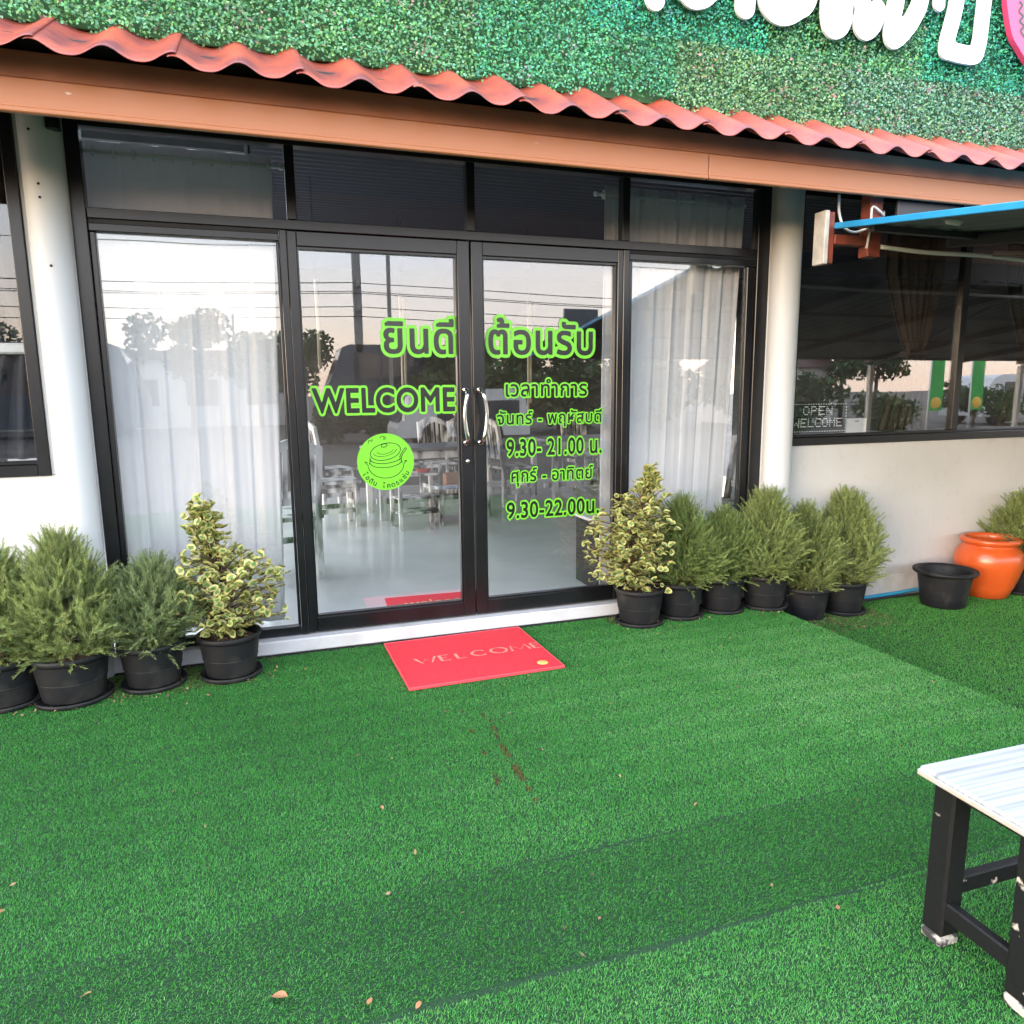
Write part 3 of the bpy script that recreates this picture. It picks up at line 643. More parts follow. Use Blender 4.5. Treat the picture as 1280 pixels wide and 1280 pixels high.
# ------------------------------------------------------------------ leaf wall sign above the eave
LW = thing('leaf_wall_sign', 'green artificial leaf wall above the tiled eave', 'leaf wall', (0, -.5, 2.7))
LW_Y = -.5
bk = MB().box((-2.7, .03, .02), (6.5, .06, 1.35), .003); bk.build('backing_board', 'board_back', LW)
def leaf_panel(x0, x1, z0, z1, ti, seed, pink=.04):
    g = np.random.default_rng(seed); dens = 15000 if z0 < 3.3 else 4000
    n = int(dens*(x1-x0)*(z1-z0)); cx = g.uniform(x0, x1, n); cz = g.uniform(z0, z1, n)
    low = cz < z0 + .03
    cz = cz + np.where(low & (z0 < 2.8), g.normal(0, .012, n), 0)
    cy = -.0 - g.random(n)**1.3*.045
    # facing: mostly outwards, tipped at random
    d = np.c_[g.normal(0, .55, n), -np.ones(n), g.normal(.35, .5, n)]; d /= np.linalg.norm(d, axis=1)[:, None]
    a = g.normal(0, 1, (n, 3)); t = np.cross(d, a); t /= np.linalg.norm(t, axis=1)[:, None]; b = np.cross(d, t)
    L = g.uniform(.012, .019, n)[:, None]; w = L*.36
    C = np.c_[cx, cy, cz-2.7]
    V = np.stack([C - t*L*.5, C + b*w - t*L*.05 + d*.002, C + t*L*.5 - d*.003, C - b*w - t*L*.05 + d*.002], 1).reshape(-1, 3)
    i = np.arange(n)[:, None]*4; F = np.concatenate([i+[0, 1, 2], i+[0, 2, 3]])
    patch = .92 + .14*np.sin(cx*9+seed)*np.sin(cz*11+seed*2)
    tt = (patch*g.uniform(.62, 1.45, n))[:, None]*np.c_[g.uniform(.7, 1.5, n), np.ones(n), g.uniform(.6, 1.6, n)]
    blot = (np.sin(cx*23+seed*1.7)+np.sin(cz*31+seed)+np.sin((cx+cz)*17)) > 1.35
    pk = (g.random(n) < pink*(.3+2.6*blot)); tt[pk] = np.array([4, .9, 2.2])*g.uniform(.45, 1.0, pk.sum())[:, None]
    me = np_mesh('leaf_panel', V, F, np.repeat(np.clip(tt, 0, 14), 4, 0))
    o = finish('leaf_panel', me, 'panel%d' % ti, LW); o['kind'] = 'stuff'
    return o
px = -1.66; cols = []
tints0 = [0, 1, 1, 1, 1, 0, 0, 2, 2, 4, 4, 4, 1, 2, 1, 0]; tints1 = [1, 1, 1, 0, 1, 0, 3, 3, 1, 1, 3, 3, 1, 4, 0, 1]
for i in range(16):
    x0_ = px + .5*i
    zb = 2.715 if x0_ < .9 else (2.745 if x0_ < 1.8 else 2.70)
    if x0_ > 1.8: zb = 2.685
    leaf_panel(x0_, x0_+.5, zb, 3.0, tints0[i], 100+i, .05); leaf_panel(x0_ + .02, x0_+.52, 3.0, 3.5, tints1[i], 200+i, .03)
    leaf_panel(x0_, x0_+.5, 3.5, 4.0, tints0[(i*3) % 16], 300+i, .03)
# white letters (only their lower halves are in the picture) and the pink emblem
def stroke(mb, pts, w, y0, y1):
    P = np.array(hpts(pts, 7)); A = P[:-1]; Bv = P[1:]-P[:-1]; cell = .012; lo = P.min(0)-w; nx, ny = np.ceil((P.max(0)+w-lo)/cell).astype(int)+1
    X, Y = np.meshgrid(lo[0]+np.arange(nx)*cell, lo[1]+np.arange(ny)*cell); S = seg_dist(np.c_[X.ravel(), Y.ravel()], A, Bv).reshape(ny, nx)-w/2
    V, F = fill_field(S, X, Y); n = len(V); ed = {}
    for q in F:
        for a, b in zip(q, q[1:]+q[:1]):
            if (b, a) in ed: del ed[b, a]
            else: ed[a, b] = 1
    mb.add([(p[0], y0, p[1]) for p in V]+[(p[0], y1, p[1]) for p in V], F+[(b, a, n+a, n+b) for a, b in ed])
LET = {'A': ([(1.72, 3.6), (1.699, 3.382), (1.701, 3.133)], .10), 'B': ([(1.85, 3.6), (1.848, 3.373), (1.853, 3.23), (1.889, 3.176), (1.933, 3.173), (1.985, 3.202), (2.027, 3.281), (2.04, 3.6)], .10),
 'C': ([(2.23, 3.65), (2.209, 3.467), (2.195, 3.173)], .11), 'D': ([(2.33, 3.5), (2.321, 3.266), (2.344, 3.198), (2.412, 3.175), (2.497, 3.212), (2.565, 3.295), (2.59, 3.65)], .115),
 'E': ([(2.693, 3.7), (2.694, 3.293), (2.703, 3.182), (2.73, 3.152), (2.775, 3.175), (2.80, 3.25)], .105), 'E2': ([(2.883, 3.7), (2.896, 3.322), (2.901, 3.212), (2.93, 3.175), (2.975, 3.205), (3.001, 3.269)], .11),
 'F': ([(3.126, 3.7), (3.128, 3.395), (3.105, 3.238), (3.112, 3.155), (3.171, 3.187), (3.248, 3.281), (3.291, 3.4), (3.295, 3.7)], .10),
 'G': ([(3.398, 3.6), (3.413, 3.363)], .075), 'H': ([(3.545, 3.75), (3.535, 3.397), (3.487, 3.175), (3.515, 3.146), (3.685, 3.146), (3.718, 3.20), (3.728, 3.3), (3.745, 3.75)], .095)}
for k_, (pts, w) in LET.items():
    mb = MB(); stroke(mb, [(a, b-2.7) for a, b in pts], w, -.068, -.054); mb.build('letter', 'white_acrylic', LW)
pk = [(3.847, 3.583), (3.88, 3.427), (3.936, 3.283), (4.001, 3.217), (4.107, 3.134), (4.26, 3.058), (4.463, 3.028), (4.688, 3.107), (4.821, 3.344), (4.842, 3.609), (4.663, 3.837), (4.319, 3.922), (4.019, 3.83)]
loop = hpts(pk+[pk[0]], 5)[:-1]; m_ = len(loop)
mb = MB().add([(p[0], -.08, p[1]-2.7) for p in loop]+[(p[0], -.05, p[1]-2.7) for p in loop], [tuple(range(m_))]+[(i, m_+i, m_+(i+1) % m_, (i+1) % m_) for i in range(m_)])
em = mb.build('emblem', 'pink', LW)
mb = MB(); strip(mb, hpts([(a, b-2.7) for a, b in [(3.969, 3.448), (3.995, 3.435), (3.975, 3.4), (4.009, 3.38), (3.988, 3.352), (4.022, 3.332), (4.001, 3.304), (4.036, 3.276)]], 5), .014, -.081); mb.build('emblem_script', 'ink', em)

# ------------------------------------------------------------------ curtains
def curtain_mesh(x0, x1, z0, z1, folds, amp, seed, nx=120, nz=26, pinch=None, flare=0, y=0):
    g = np.random.default_rng(seed); ph = g.uniform(0, 6, 4); vs = []; fs = []
    for j in range(nz+1):
        t = j/nz; z = z1 + (z0-z1)*t
        for i in range(nx+1):
            s = i/nx; a = amp*(.55+.45*math.cos(t*1.5+ph[3]))
            w = 2*pi*folds*s
            yy = a*(sin(w+ph[0]+.3*sin(3*t+ph[1])) + .45*sin(2.3*w+ph[1]+t) + .2*sin(5.1*w+ph[2]))
            xx = x0+(x1-x0)*s + .01*sin(w*1.3+2*t+ph[2]) + flare*t*(s-.0)
            if pinch:
                zc, wf, cx = pinch; k = wf + (1-wf)*min(1, abs(z-zc)/.55)**.8 if True else 1
                xx = cx + (xx-cx)*k
            vs.append((xx, y+yy, z))
    for j in range(nz):
        for i in range(nx): q = j*(nx+1)+i; fs.append((q, q+1, q+nx+2, q+nx+1))
    mb = MB(); mb.add(vs, fs); return mb
def hang(label, x0, x1, z0, z1, folds, amp, seed, m, rodx=None, y=.14, **k):
    t = thing('curtain', label, 'curtain', (0, y, 0)); o = curtain_mesh(x0, x1, z0, z1, folds, amp, seed, **k).build('cloth', m, t, True)
    sd = o.modifiers.new('thick', 'SOLIDIFY'); sd.thickness = .0015
    return t
cl = hang('white sheer curtain hanging behind the left fixed pane', -.93, -.035, .135, 2.50, 5, .022, 3, 'curtain', flare=-.055)
cr = hang('white sheer curtain hanging behind the right fixed pane', 1.79, 2.73, .135, 2.50, 6, .024, 5, 'curtain', flare=-.09)
def rod(label, x0, x1):
    t = thing('curtain_rod', label, 'curtain rod', (0, .14, 2.455))
    MB().tube([(x0, -.0, 0), (x1, -.0, 0)], .0095, 10).build('pole', 'rod', t, True)
    for x_ in (x0, x1): MB().lathe([(0, -.014), (.012, -.012), (.015, 0), (.012, .012), (0, .014)], 12, (x_, 0, 0)).build('finial', 'rod', t, True)
    x_ = x0 + .05; i = 0
    while x_ < x1-.06:
        mb = MB().tube([(x_, .022*cos(a), .022*sin(a)) for a in np.linspace(0, 2*pi, 15)], .004, 6); mb.build('eyelet_ring', 'rod', t, True); x_ += .085
    return t
rod('white curtain rod behind the left transom pane', -.86, .02); rod('white curtain rod behind the right transom pane', 1.74, 2.74)
t = hang('charcoal tied curtain inside the left window', -2.3, -1.10, 1.05, 2.5, 9, .035, 9, 'curtain_dark', y=.16, pinch=(1.56, .55, -1.10), nz=40)
MB().box((-1.78, -.055, 1.535), (-1.09, .055, 1.585), .01).build('tie_band', 'rod', t)
t = hang('brown curtain gathered by a tie inside the right window', 3.92, 4.40, 1.05, 2.5, 6, .03, 11, 'curtain_brown', y=.16, pinch=(1.58, .22, 4.22), nz=40)
MB().box((4.12, -.05, 1.56), (4.30, .05, 1.60), .01).build('tie_band', 'curtain_brown', t)
t2 = thing('curtain', 'brown curtain gathered at the far end of the right window', 'curtain', (1.15, .18, 0)); dup(t.children[0], t2); dup(t.children[1], t2)

# ------------------------------------------------------------------ pots and plants
def pot_profile(rt, rb, h): return [(0, .004), (rb*.98, .004), (rb, .010), (rb+(rt-rb)*.55, h*.55), (rt*.955, h*.84), (rt*.96, h*.86), (rt*1.0, h*.87), (rt*1.035, h*.90), (rt*1.04, h*.985), (rt*1.01, h), (rt*.95, h*.985), (rt*.92, h*.86), (rt*.90, h*.80)]
def add_pot(t, rt=.142, rb=.112, h=.205, saucer=True, soil=True):
    o = MB().lathe(pot_profile(rt, rb, h), 40, (0, 0, .012 if saucer else 0)).build('pot', 'black_plastic', t, True)
    rng = MB()
    for z in (.42,): rng.lathe([(rb+(rt-rb)*z*.95, h*z), (rb+(rt-rb)*z*.95+.003, h*z+.003), (rb+(rt-rb)*z*.95, h*z+.006)], 40, (0, 0, .012 if saucer else 0))
    rng.build('pot_rib', 'black_plastic', o, True)
    if saucer: MB().lathe([(0, 0), (rb*1.16, 0), (rb*1.25, .006), (rb*1.28, .024), (rb*1.25, .026), (rb*1.2, .012), (0, .010)], 40).build('saucer', 'black_plastic', t, True)
    if soil:
        g = np.random.default_rng(int(rt*1e4)+7); mb = MB(); R = rt*.90; vs = [(0, 0, h*.88)]; fs = []
        for j in range(1, 7):
            for k in range(28): rr_ = R*j/6; vs.append((rr_*cos(2*pi*k/28), rr_*sin(2*pi*k/28), h*.87+g.uniform(-.006, .008)*(1 if j < 6 else 0)))
        for k in range(28): fs.append((0, 1+k, 1+(k+1) % 28))
        for j in range(5):
            for k in range(28): a = 1+j*28+k; b_ = 1+j*28+(k+1) % 28; fs.append((a, a+28, b_+28, b_))
        s = mb.add(vs, fs).build('soil', 'soil', t, True)
        ch = MB()
        for q in range(46):
            a = g.uniform(0, 2*pi); r_ = R*.93*math.sqrt(g.random()); ch.box((r_*cos(a)-.010, r_*sin(a)-.005, h*.875), (r_*cos(a)+.010, r_*sin(a)+.005, h*.875+.005), 0, rot=(g.uniform(-.5, .5), g.uniform(-.5, .5), g.uniform(0, 6)))
        c_ = ch.build('bark_chip', 'bark_chip', s); c_['kind'] = 'stuff'

def conifer_mesh(seed, R=.19, Hh=.46, n=1250, egg=.30):
    """feathery upright sprays filling an egg; origin at the soil"""
    g = np.random.default_rng(seed); VV = []; FF = []; TT = []; nv = 0
    lump = g.normal(size=(5, 3))
    for i in range(n):
        t = g.random()**.85; z = .02 + t*(Hh-.035)
        pr = (math.sin(min(1, t/egg)*pi/2) if t < egg else math.cos((t-egg)/(1-egg)*pi/2)**.75); pr = max(pr, .10) if t > egg else max(pr, .62)
        th = g.uniform(0, 2*pi); lm = 1 + .20*sin(th*2+seed) + .17*sin(th*3+6*t+seed*2) + .10*sin(th*5-9*t+seed)
        rad = R*pr*lm*(g.random()**.32); base = np.array([rad*cos(th)*.86, rad*sin(th)*.86, z*.9])
        out = np.array([cos(th), sin(th), 0])
        d = out*(.75*(1-t)+.15) + np.array([0, 0, .55+.75*t]) + g.normal(0, .36, 3); d /= np.linalg.norm(d)
        L = g.uniform(.065, .125)*(1.0 if t < .8 else 1.1)
        side = np.cross(d, g.normal(0, 1, 3)); side /= np.linalg.norm(side); s2 = np.cross(d, side)
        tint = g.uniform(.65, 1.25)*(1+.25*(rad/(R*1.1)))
        m = 15
        for j in range(m):
            u = (j+.5)/m; p = base + d*L*u + np.array([0, 0, -.02*u*u*(1-t)])
            for q in range(3):
                a = j*2.4+q*2.1; sd = side*cos(a)+s2*sin(a); nd = d*.85+sd*(.75*(1-u*.5)); nd /= np.linalg.norm(nd)
                ln = (.026*(1-u*.45))*g.uniform(.7, 1.2); wv = np.cross(nd, g.normal(0, 1, 3)); wv *= .0015/np.linalg.norm(wv)
                VV += [p-wv, p+wv, p+nd*ln]; FF.append((nv, nv+1, nv+2)); nv += 3
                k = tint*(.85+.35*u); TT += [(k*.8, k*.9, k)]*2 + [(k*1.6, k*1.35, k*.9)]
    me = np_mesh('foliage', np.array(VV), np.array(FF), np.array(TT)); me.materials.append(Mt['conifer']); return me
CON = [conifer_mesh(11, .185, .47), conifer_mesh(12, .20, .42), conifer_mesh(13, .175, .48, egg=.36), conifer_mesh(14, .215, .50, n=1300), conifer_mesh(25, .20, .40, n=1250, egg=.45), conifer_mesh(36, .18, .45, n=1150, egg=.25)]
def conifer(x, y, z, mi, sc, rz, label, tilt=(0, 0), saucer=True, pot=(.142, .112, .205), leaf=None):
    sc = tuple(q*w_ for q, w_ in zip(sc, (1.14, 1.14, 1.03))); t = thing('potted_conifer', label, 'potted plant', (x, y, z), 0, 'feathery conifers in black pots')
    add_pot(t, *pot, saucer=saucer)
    h = pot[2]
    MB().tube([(0, 0, h*.8), (.004, .003, h+.09), (-.006, .004, h+.22)], [.011, .008, .004], 7).build('stem', 'stem', t, True)
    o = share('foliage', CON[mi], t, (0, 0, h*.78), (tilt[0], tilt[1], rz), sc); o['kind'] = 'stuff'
    if leaf: o.material_slots[0].link = 'OBJECT'; o.material_slots[0].material = Mt[leaf]
    return t
conifer(-1.29, -.25, 0, 0, (1.0, 1.0, 1.05), 1.0, 'feathery green conifer in a black pot cut by the left edge of the photo')
conifer(-1.02, -.29, 0, 3, (1.0, 1.0, 1.10), 2.0, 'tallest bushy conifer in a black pot before the left column', pot=(.155, .125, .21))
conifer(-.70, -.24, 0, 4, (1.0, 1.0, .98), 4.0, 'low spreading blue green conifer in a black pot left of the variegated plant', (0, -.1), leaf='conifer_blue')
conifer(2.17, -.17, 0, 5, (1.0, 1.0, 1.12), .5, 'dark green conifer in a black pot right beside the variegated plant at the door', leaf='conifer_dark')
conifer(2.47, -.16, 0, 1, (.92, .92, 1.0), 1.7, 'short dense conifer in a black pot second after the variegated plant at the door', leaf='conifer_dark')
conifer(2.765, -.19, -.002, 0, (1.03, 1.03, 1.12), 2.6, 'upright conifer in a black pot in front of the right column')
conifer(3.105, -.175, -.11, 3, (.88, .88, 1.06), 5.1, 'leaning light green conifer in a black pot without saucer, at the turf edge', (.05, -.05), False)
conifer(3.41, -.17, -.11, 2, (1.15, 1.15, 1.22), .9, 'broad light green conifer in a black pot, last of the row by the wall', (0, .12))
conifer(4.93, -.24, -.11, 0, (1.1, 1.1, 1.1), 3.3, 'olive conifer standing behind the orange jar')

def vleaf_mesh(v):
    g = np.random.default_rng(v); n = 10; vs = []; mi = []
    # cupped oval, green heart inside a cream rim
    L = 1.0
    def P(a, k): 
        x_ = .37*sin(a)*k*(1+.08*sin(3*a+v)); y_ = .5-.5*cos(a)*k + (0 if k == 1 else .0)
        r2 = (x_*2.2)**2; return (x_, y_, .34*r2 + .14*sin(y_*pi+v) - .10*y_)
    out = [P(2*pi*i/n, 1) for i in range(n)]; inn = [P(2*pi*i/n + .1*sin(i+v), .56+.20*sin(i*2.3+v)) for i in range(n)]
    vs = out + inn + [(0, .5, .02)]
    fs = [(i, (i+1) % n, n+(i+1) % n, n+i) for i in range(n)] + [(n+i, n+(i+1) % n, 2*n) for i in range(n)]
    me = bpy.data.meshes.new('leaf'); me.from_pydata(vs, [], fs); me.materials.append(Mt['leaf_cream']); me.materials.append(Mt['leaf_green'])
    me.polygons.foreach_set('material_index', [0]*n+[1]*n); me.polygons.foreach_set('use_smooth', [True]*2*n); me.update(); return me
VL = [vleaf_mesh(i) for i in range(4)]
def variegated(x, y, label, prof, seed, lean=0):
    t = thing('variegated_shrub', label, 'potted plant', (x, y, 0), 0, 'variegated shrubs flanking the doors')
    add_pot(t); g = np.random.default_rng(seed); h = .19
    zs = np.array([p[0] for p in prof]); ra = np.array([p[1] for p in prof]); cx = np.array([p[2] for p in prof])
    st = MB(); leaves = []
    zt = zs[-1]
    st.tube([(0, 0, h*.85)] + [(float(np.interp(z, zs, cx)), 0, h+z) for z in np.linspace(.06, zt, 8)], [.011, .010, .009, .008, .006, .005, .004, .003, .002], 7)
    nb = 115
    for i in range(nb):
        z = zs[0] + (zt-zs[0])*((i+.5)/nb)**.9; r = float(np.interp(z, zs, ra)); c_ = float(np.interp(z, zs, cx)); th = i*2.4 + g.normal(0, .3)
        r = r*g.uniform(.75, 1.08)
        b0 = np.array([c_*.8, 0, h+max(.05, z-.09)]); b1 = np.array([c_+r*cos(th), r*sin(th), h+z+g.normal(0, .01)])
        st.tube([b0, (b0+b1)/2+np.array([0, 0, .012]), b1], [.004, .003, .0018], 5)
        m = max(5, int(4+26*r))
        for j in range(m):
            u = 1-(j/m)*.85*(1 if r > .06 else .6); p = b0+(b1-b0)*u; a = j*2.4+i
            d = (b1-b0)/(np.linalg.norm(b1-b0)+1e-6)*.7 + np.array([cos(a), sin(a), .35]) + g.normal(0, .3, 3)
            leaves.append((p + g.normal(0, .016, 3), d/np.linalg.norm(d), g.uniform(.034, .054), g.integers(4), g.uniform(0, 6)))
    st.build('stem', 'stem', t, True)
    leaves.sort(key=lambda q: q[0][1]*1.0 + g.normal(0, .02))
    rest = MB()
    for i, (p, d, s, v, ro) in enumerate(leaves):
        Q = Vector(d).to_track_quat('Y', 'Z').to_matrix() @ Matrix.Rotation(g.normal(0, .6), 3, 'Y')
        if i < 300:
            o = share('leaf', VL[v], t, p, Q.to_euler(), float(s))
        else:
            me = VL[v]; rest.add([tuple(Vector(p)+(Q @ (vv.co*float(s)))) for vv in me.vertices], [tuple(pl.vertices) for pl in me.polygons], 0); rest.mi[-20:] = [0]*10+[1]*10
    if rest.v: o = rest.build('foliage', ['leaf_cream', 'leaf_green'], t, True); o['kind'] = 'stuff'
    return t
variegated(-.36, -.24, 'variegated cream edged shrub with a leaning spire before the left curtain', [(.02, .06, .0), (.06, .16, .02), (.13, .265, .01), (.24, .275, .0), (.33, .25, .01), (.40, .19, .0), (.45, .075, -.05), (.52, .05, -.075), (.60, .045, -.08), (.645, .02, -.08)], 21)
variegated(1.875, -.21, 'variegated cream edged shrub standing in front of the right door', [(.02, .06, -.02), (.06, .18, -.06), (.14, .24, -.08), (.26, .255, -.08), (.36, .26, -.07), (.46, .23, -.05), (.54, .16, -.01), (.60, .06, .04), (.68, .035, .05), (.72, .015, .055)], 22)

ep = thing('empty_pot', 'empty black plastic pot standing in front of the orange jar', 'flower pot', (4.135, -.30, -.11))
MB().lathe([(0, .006), (.155, .006), (.160, .014), (.175, .12), (.196, .245), (.200, .262), (.226, .264), (.234, .274), (.232, .290), (.222, .293), (.200, .288), (.190, .27), (.172, .12), (.150, .03), (0, .028)], 48).build('shell', 'black_plastic', ep, True)
rg = MB()
for z_, r_ in ((.07, .1685), (.13, .1775), (.19, .187)): rg.lathe([(r_-.002, z_), (r_+.002, z_+.004), (r_-.001, z_+.008)], 48)
rg.build('rib', 'black_plastic', ep, True); ep.scale = (.84, .84, .86)
jr = thing('clay_jar', 'orange glazed clay jar standing behind the empty black pot', 'jar', (4.62, -.225, -.11))
MB().lathe([(0, .004), (.165, .004), (.178, .012), (.205, .07), (.245, .16), (.272, .25), (.278, .30), (.268, .355), (.235, .400), (.208, .418), (.206, .426), (.232, .436), (.246, .450), (.246, .468), (.232, .480), (.208, .478), (.194, .462), (.190, .43), (.22, .40), (.25, .33), (.25, .25), (.2, .1), (0, .05)], 56).build('body', 'orange', jr, True)
rg = MB()
for z_, r_ in ((.085, .2122), (.10, .2186)): rg.lathe([(r_-.004, z_), (r_+.0035, z_+.004), (r_-.002, z_+.009)], 56)
rg.build('ridge', 'orange', jr, True); jr.scale = (.765, .765, .88)

hs = MB().tube(hpts([(3.45, -.035, -.098), (3.75, -.03, -.092), (4.0, -.032, -.085), (4.3, -.03, -.075), (4.9, -.03, -.072), (5.4, -.04, -.09)], 8), .013, 10).build('water_pipe', 'hose', None, True)
tag(hs, 'thin blue pipe lying along the foot of the white wall', 'pipe')
hs = MB().tube(hpts([(3.5, -.062, -.10), (3.9, -.058, -.10), (4.3, -.06, -.10), (4.7, -.06, -.10)], 8), .010, 8).build('black_hose', 'wire', None, True)
tag(hs, 'thin black hose on the lower turf in front of the blue pipe', 'hose')

# ------------------------------------------------------------------ doormats
def floor_text(s, x0, x1, y0, y1, z, m, parent, rot=0, off=0):
    V, F = text_mesh(s, off); lo = V.min(0); hi = V.max(0)
    mb = MB().add([(x0+(v[0]-lo[0])/(hi[0]-lo[0])*(x1-x0), y0+(v[1]-lo[1])/(hi[1]-lo[1])*(y1-y0), z) for v in V], F)
    return mb.build('lettering', m, parent)
dm = thing('doormat', 'red welcome doormat lying on the turf before the doors', 'doormat', (.79, -.42, .004), 0.02)
w, h = .378, .315
MB().box((-w, -h, 0), (w, h, .013), .004).build('pile', 'mat_red', dm)
e = MB()
for q in ((-w-.008, -h-.008, w+.008, -h-.001), (-w-.008, h+.001, w+.008, h+.008), (-w-.008, -h-.001, -w-.001, h+.001), (w+.001, -h-.001, w+.008, h+.001)): e.box((q[0], q[1], 0), (q[2], q[3], .0145), .003)
e.build('edge_binding', 'mat_edge', dm)
# serif WELCOME (letter strokes drawn as inlaid print)
def serif_word(parent, z):
    mb = MB(); H_ = .105
    G = {'W': [[(0, 1), (.28, 0), (.5, .8), (.72, 0), (1, 1)]], 'E': [[(0, 0), (0, 1)], [(0, 1), (.75, 1)], [(0, .52), (.55, .52)], [(0, 0), (.75, 0)]], 'L': [[(0, 1), (0, 0)], [(0, 0), (.7, 0)]],
         'C': [[(.5+.5*cos(a), .5+.5*sin(a)) for a in np.linspace(radians(45), radians(315), 16)]], 'O': [[(.5+.5*cos(a), .5+.5*sin(a)) for a in np.linspace(0, 2*pi, 22)]],
         'M': [[(0, 0), (.1, 1), (.5, .15), (.9, 1), (1, 0)]]}
    wd = {'W': .105, 'E': .062, 'L': .06, 'C': .08, 'O': .085, 'M': .10}; x_ = -.285; n = 0
    for ch in 'WELCOME':
        for st in G[ch]:
            P = [(x_+p[0]*wd[ch], -.005+(p[1]-.5)*H_*.72) for p in st]
            V0 = []
            for i, p in enumerate(P):
                p0 = np.array(P[max(i-1, 0)]); p1 = np.array(P[min(i+1, len(P)-1)]); d = (p1-p0)/(np.linalg.norm(p1-p0)+1e-9); wdt = .0035+.0045*abs(d[1]); nn = np.array((-d[1], d[0]))*wdt
                V0 += [(p[0]+nn[0], p[1]+nn[1], z+n*.00015), (p[0]-nn[0], p[1]-nn[1], z+n*.00015)]
            mb.add(V0, [(2*i, 2*i+1, 2*i+3, 2*i+2)[::-1] for i in range(len(P)-1)]); n += 1
        x_ += wd[ch]+.022
    return mb.build('lettering', 'mat_text', parent)
serif_word(dm, .0134)
dot = MB().lathe([(0, .0015), (.026, .0015), (.028, 0)], 24, (.30, -.245, .0132)); dot.build('round_label', 'mat_yellow', dm, True)
dm2 = thing('doormat', 'red welcome doormat on the polished floor inside the doors', 'doormat', (1.05, .28, .080), -.05)
MB().box((-.56, -.20, 0), (.05, .20, .013), .004).build('pile', 'mat_red', dm2)
floor_text('welcome', -.46, -.01, -.03, .09, .0134, 'mat_yellow', dm2, off=.01)

# ------------------------------------------------------------------ stool in front
st = thing('stool', 'low stool with worn white top and chipped black legs on the turf', 'stool', (1.452, -2.795, 0), -.02)
tp = MB().box((-.168, -.150, .428), (.30, .150, .452), .006)
tpo = tp.build('seat', 'distress_top', st)
MB().box((-.1705, -.1525, .4262), (.3025, .1525, .4435), .006).build('seat_edge', 'raw_edge', tpo)
legs = [(-.104, .112), (.25, .112), (-.104, -.108), (.25, -.108)]
for (lx, ly) in legs:
    sx = 1 if lx > 0 else -1; sy = 1 if ly > 0 else -1
    a = (lx-sx*.004, ly-sy*.002, .028); b_ = (lx-sx*.004, ly-sy*.004, .4255)
    lg_ = MB().beam(a, b_, .060, .058, .006).build('leg', 'stool_black', st)
    MB().beam((lx-sx*.004, ly-sy*.002, .0), (lx-sx*.004, ly-sy*.002, .0275), .0605, .0585, .006).build('worn_foot', 'stool_foot', lg_)
for (a, b_, z) in (((-.14, .0), (.27, .0), 0), ):
    pass
MB().beam((-.10, .117, .135), (.23, .117, .135), .026, .046, .004).build('stretcher', 'stool_black', st)
MB().beam((-.10, -.114, .135), (.23, -.114, .135), .026, .046, .004).build('stretcher', 'stool_black', st)
MB().beam((-.110, -.09, .10), (-.110, .09, .10), .026, .046, .004).build('stretcher', 'stool_black', st)
MB().beam((.256, -.09, .10), (.256, .09, .10), .026, .046, .004).build('stretcher', 'stool_black', st)
MB().beam((-.09, .110, .405), (.225, .110, .405), .024, .038, .003).build('apron', 'stool_black', st); MB().beam((-.09, -.107, .405), (.225, -.107, .405), .024, .038, .003).build('apron', 'stool_black', st)
MB().beam((-.102, -.083, .405), (-.102, .085, .405), .024, .038, .003).build('apron', 'stool_black', st); MB().beam((.248, -.083, .405), (.248, .085, .405), .024, .038, .003).build('apron', 'stool_black', st)

# ------------------------------------------------------------------ fallen leaves and litter
def fl_mesh(v):
    g = np.random.default_rng(40+v); n = 7; top = []
    for i in range(n):
        t = i/(n-1); w_ = .5*sin(pi*t)**.8*.55; top.append((t-.5, w_, .10*sin(3*t+v)+.16*w_)); top.append((t-.5, 0, .06*sin(3*t+v))); top.append((t-.5, -w_, .10*sin(3*t+v+.6)+.2*w_))
    fs = []
    for i in range(n-1): fs += [(3*i, 3*i+1, 3*i+4, 3*i+3), (3*i+1, 3*i+2, 3*i+5, 3*i+4)]
    me = bpy.data.meshes.new('fallen_leaf'); me.from_pydata(top, [], fs); me.materials.append(Mt['dry_leaf']); me.update(); return me
FL = [fl_mesh(i) for i in range(3)]
LP = [(-.186, -2.339, .045, 'largest curled brown leaf on the turf near the bottom edge'), (-.597, -2.189, .030, 'flat tan leaf on the turf at the lower left'), (.002, -2.418, .026, 'small brown leaf right of the largest curled leaf'),
      (.147, -1.665, .020, 'small orange leaf alone on the open turf below the doormat'), (.102, -2.465, .024, 'tan leaf lying on the dark turf seam at the bottom edge'), (1.189, -2.526, .024, 'red brown leaf on the turf near the stool'),
      (-.866, -1.812, .024, 'yellowish leaf cut by the left edge of the photo'), (.23, -1.354, .012, 'tiny brown fleck on the turf below the doormat'), (1.742, -.537, .022, 'dry leaf on the turf in front of the right variegated shrub'),
      (1.85, -.463, .018, 'tan leaf close to the saucer of the right variegated shrub'), (1.99, -.60, .020, 'pale leaf on the turf in front of the dark green conifer'), (2.10, -.49, .018, 'brown scrap on the turf between two conifer saucers'),
      (-.16, -.30, .022, 'tan leaf on the turf right of the left variegated shrub'), (-.02, -.33, .018, 'reddish leaf on the turf near the white curb'), (-.45, -.50, .022, 'brown leaf in front of the left variegated shrub'), (4.3, -.75, .020, 'tan leaf on the lower turf before the orange jar')]
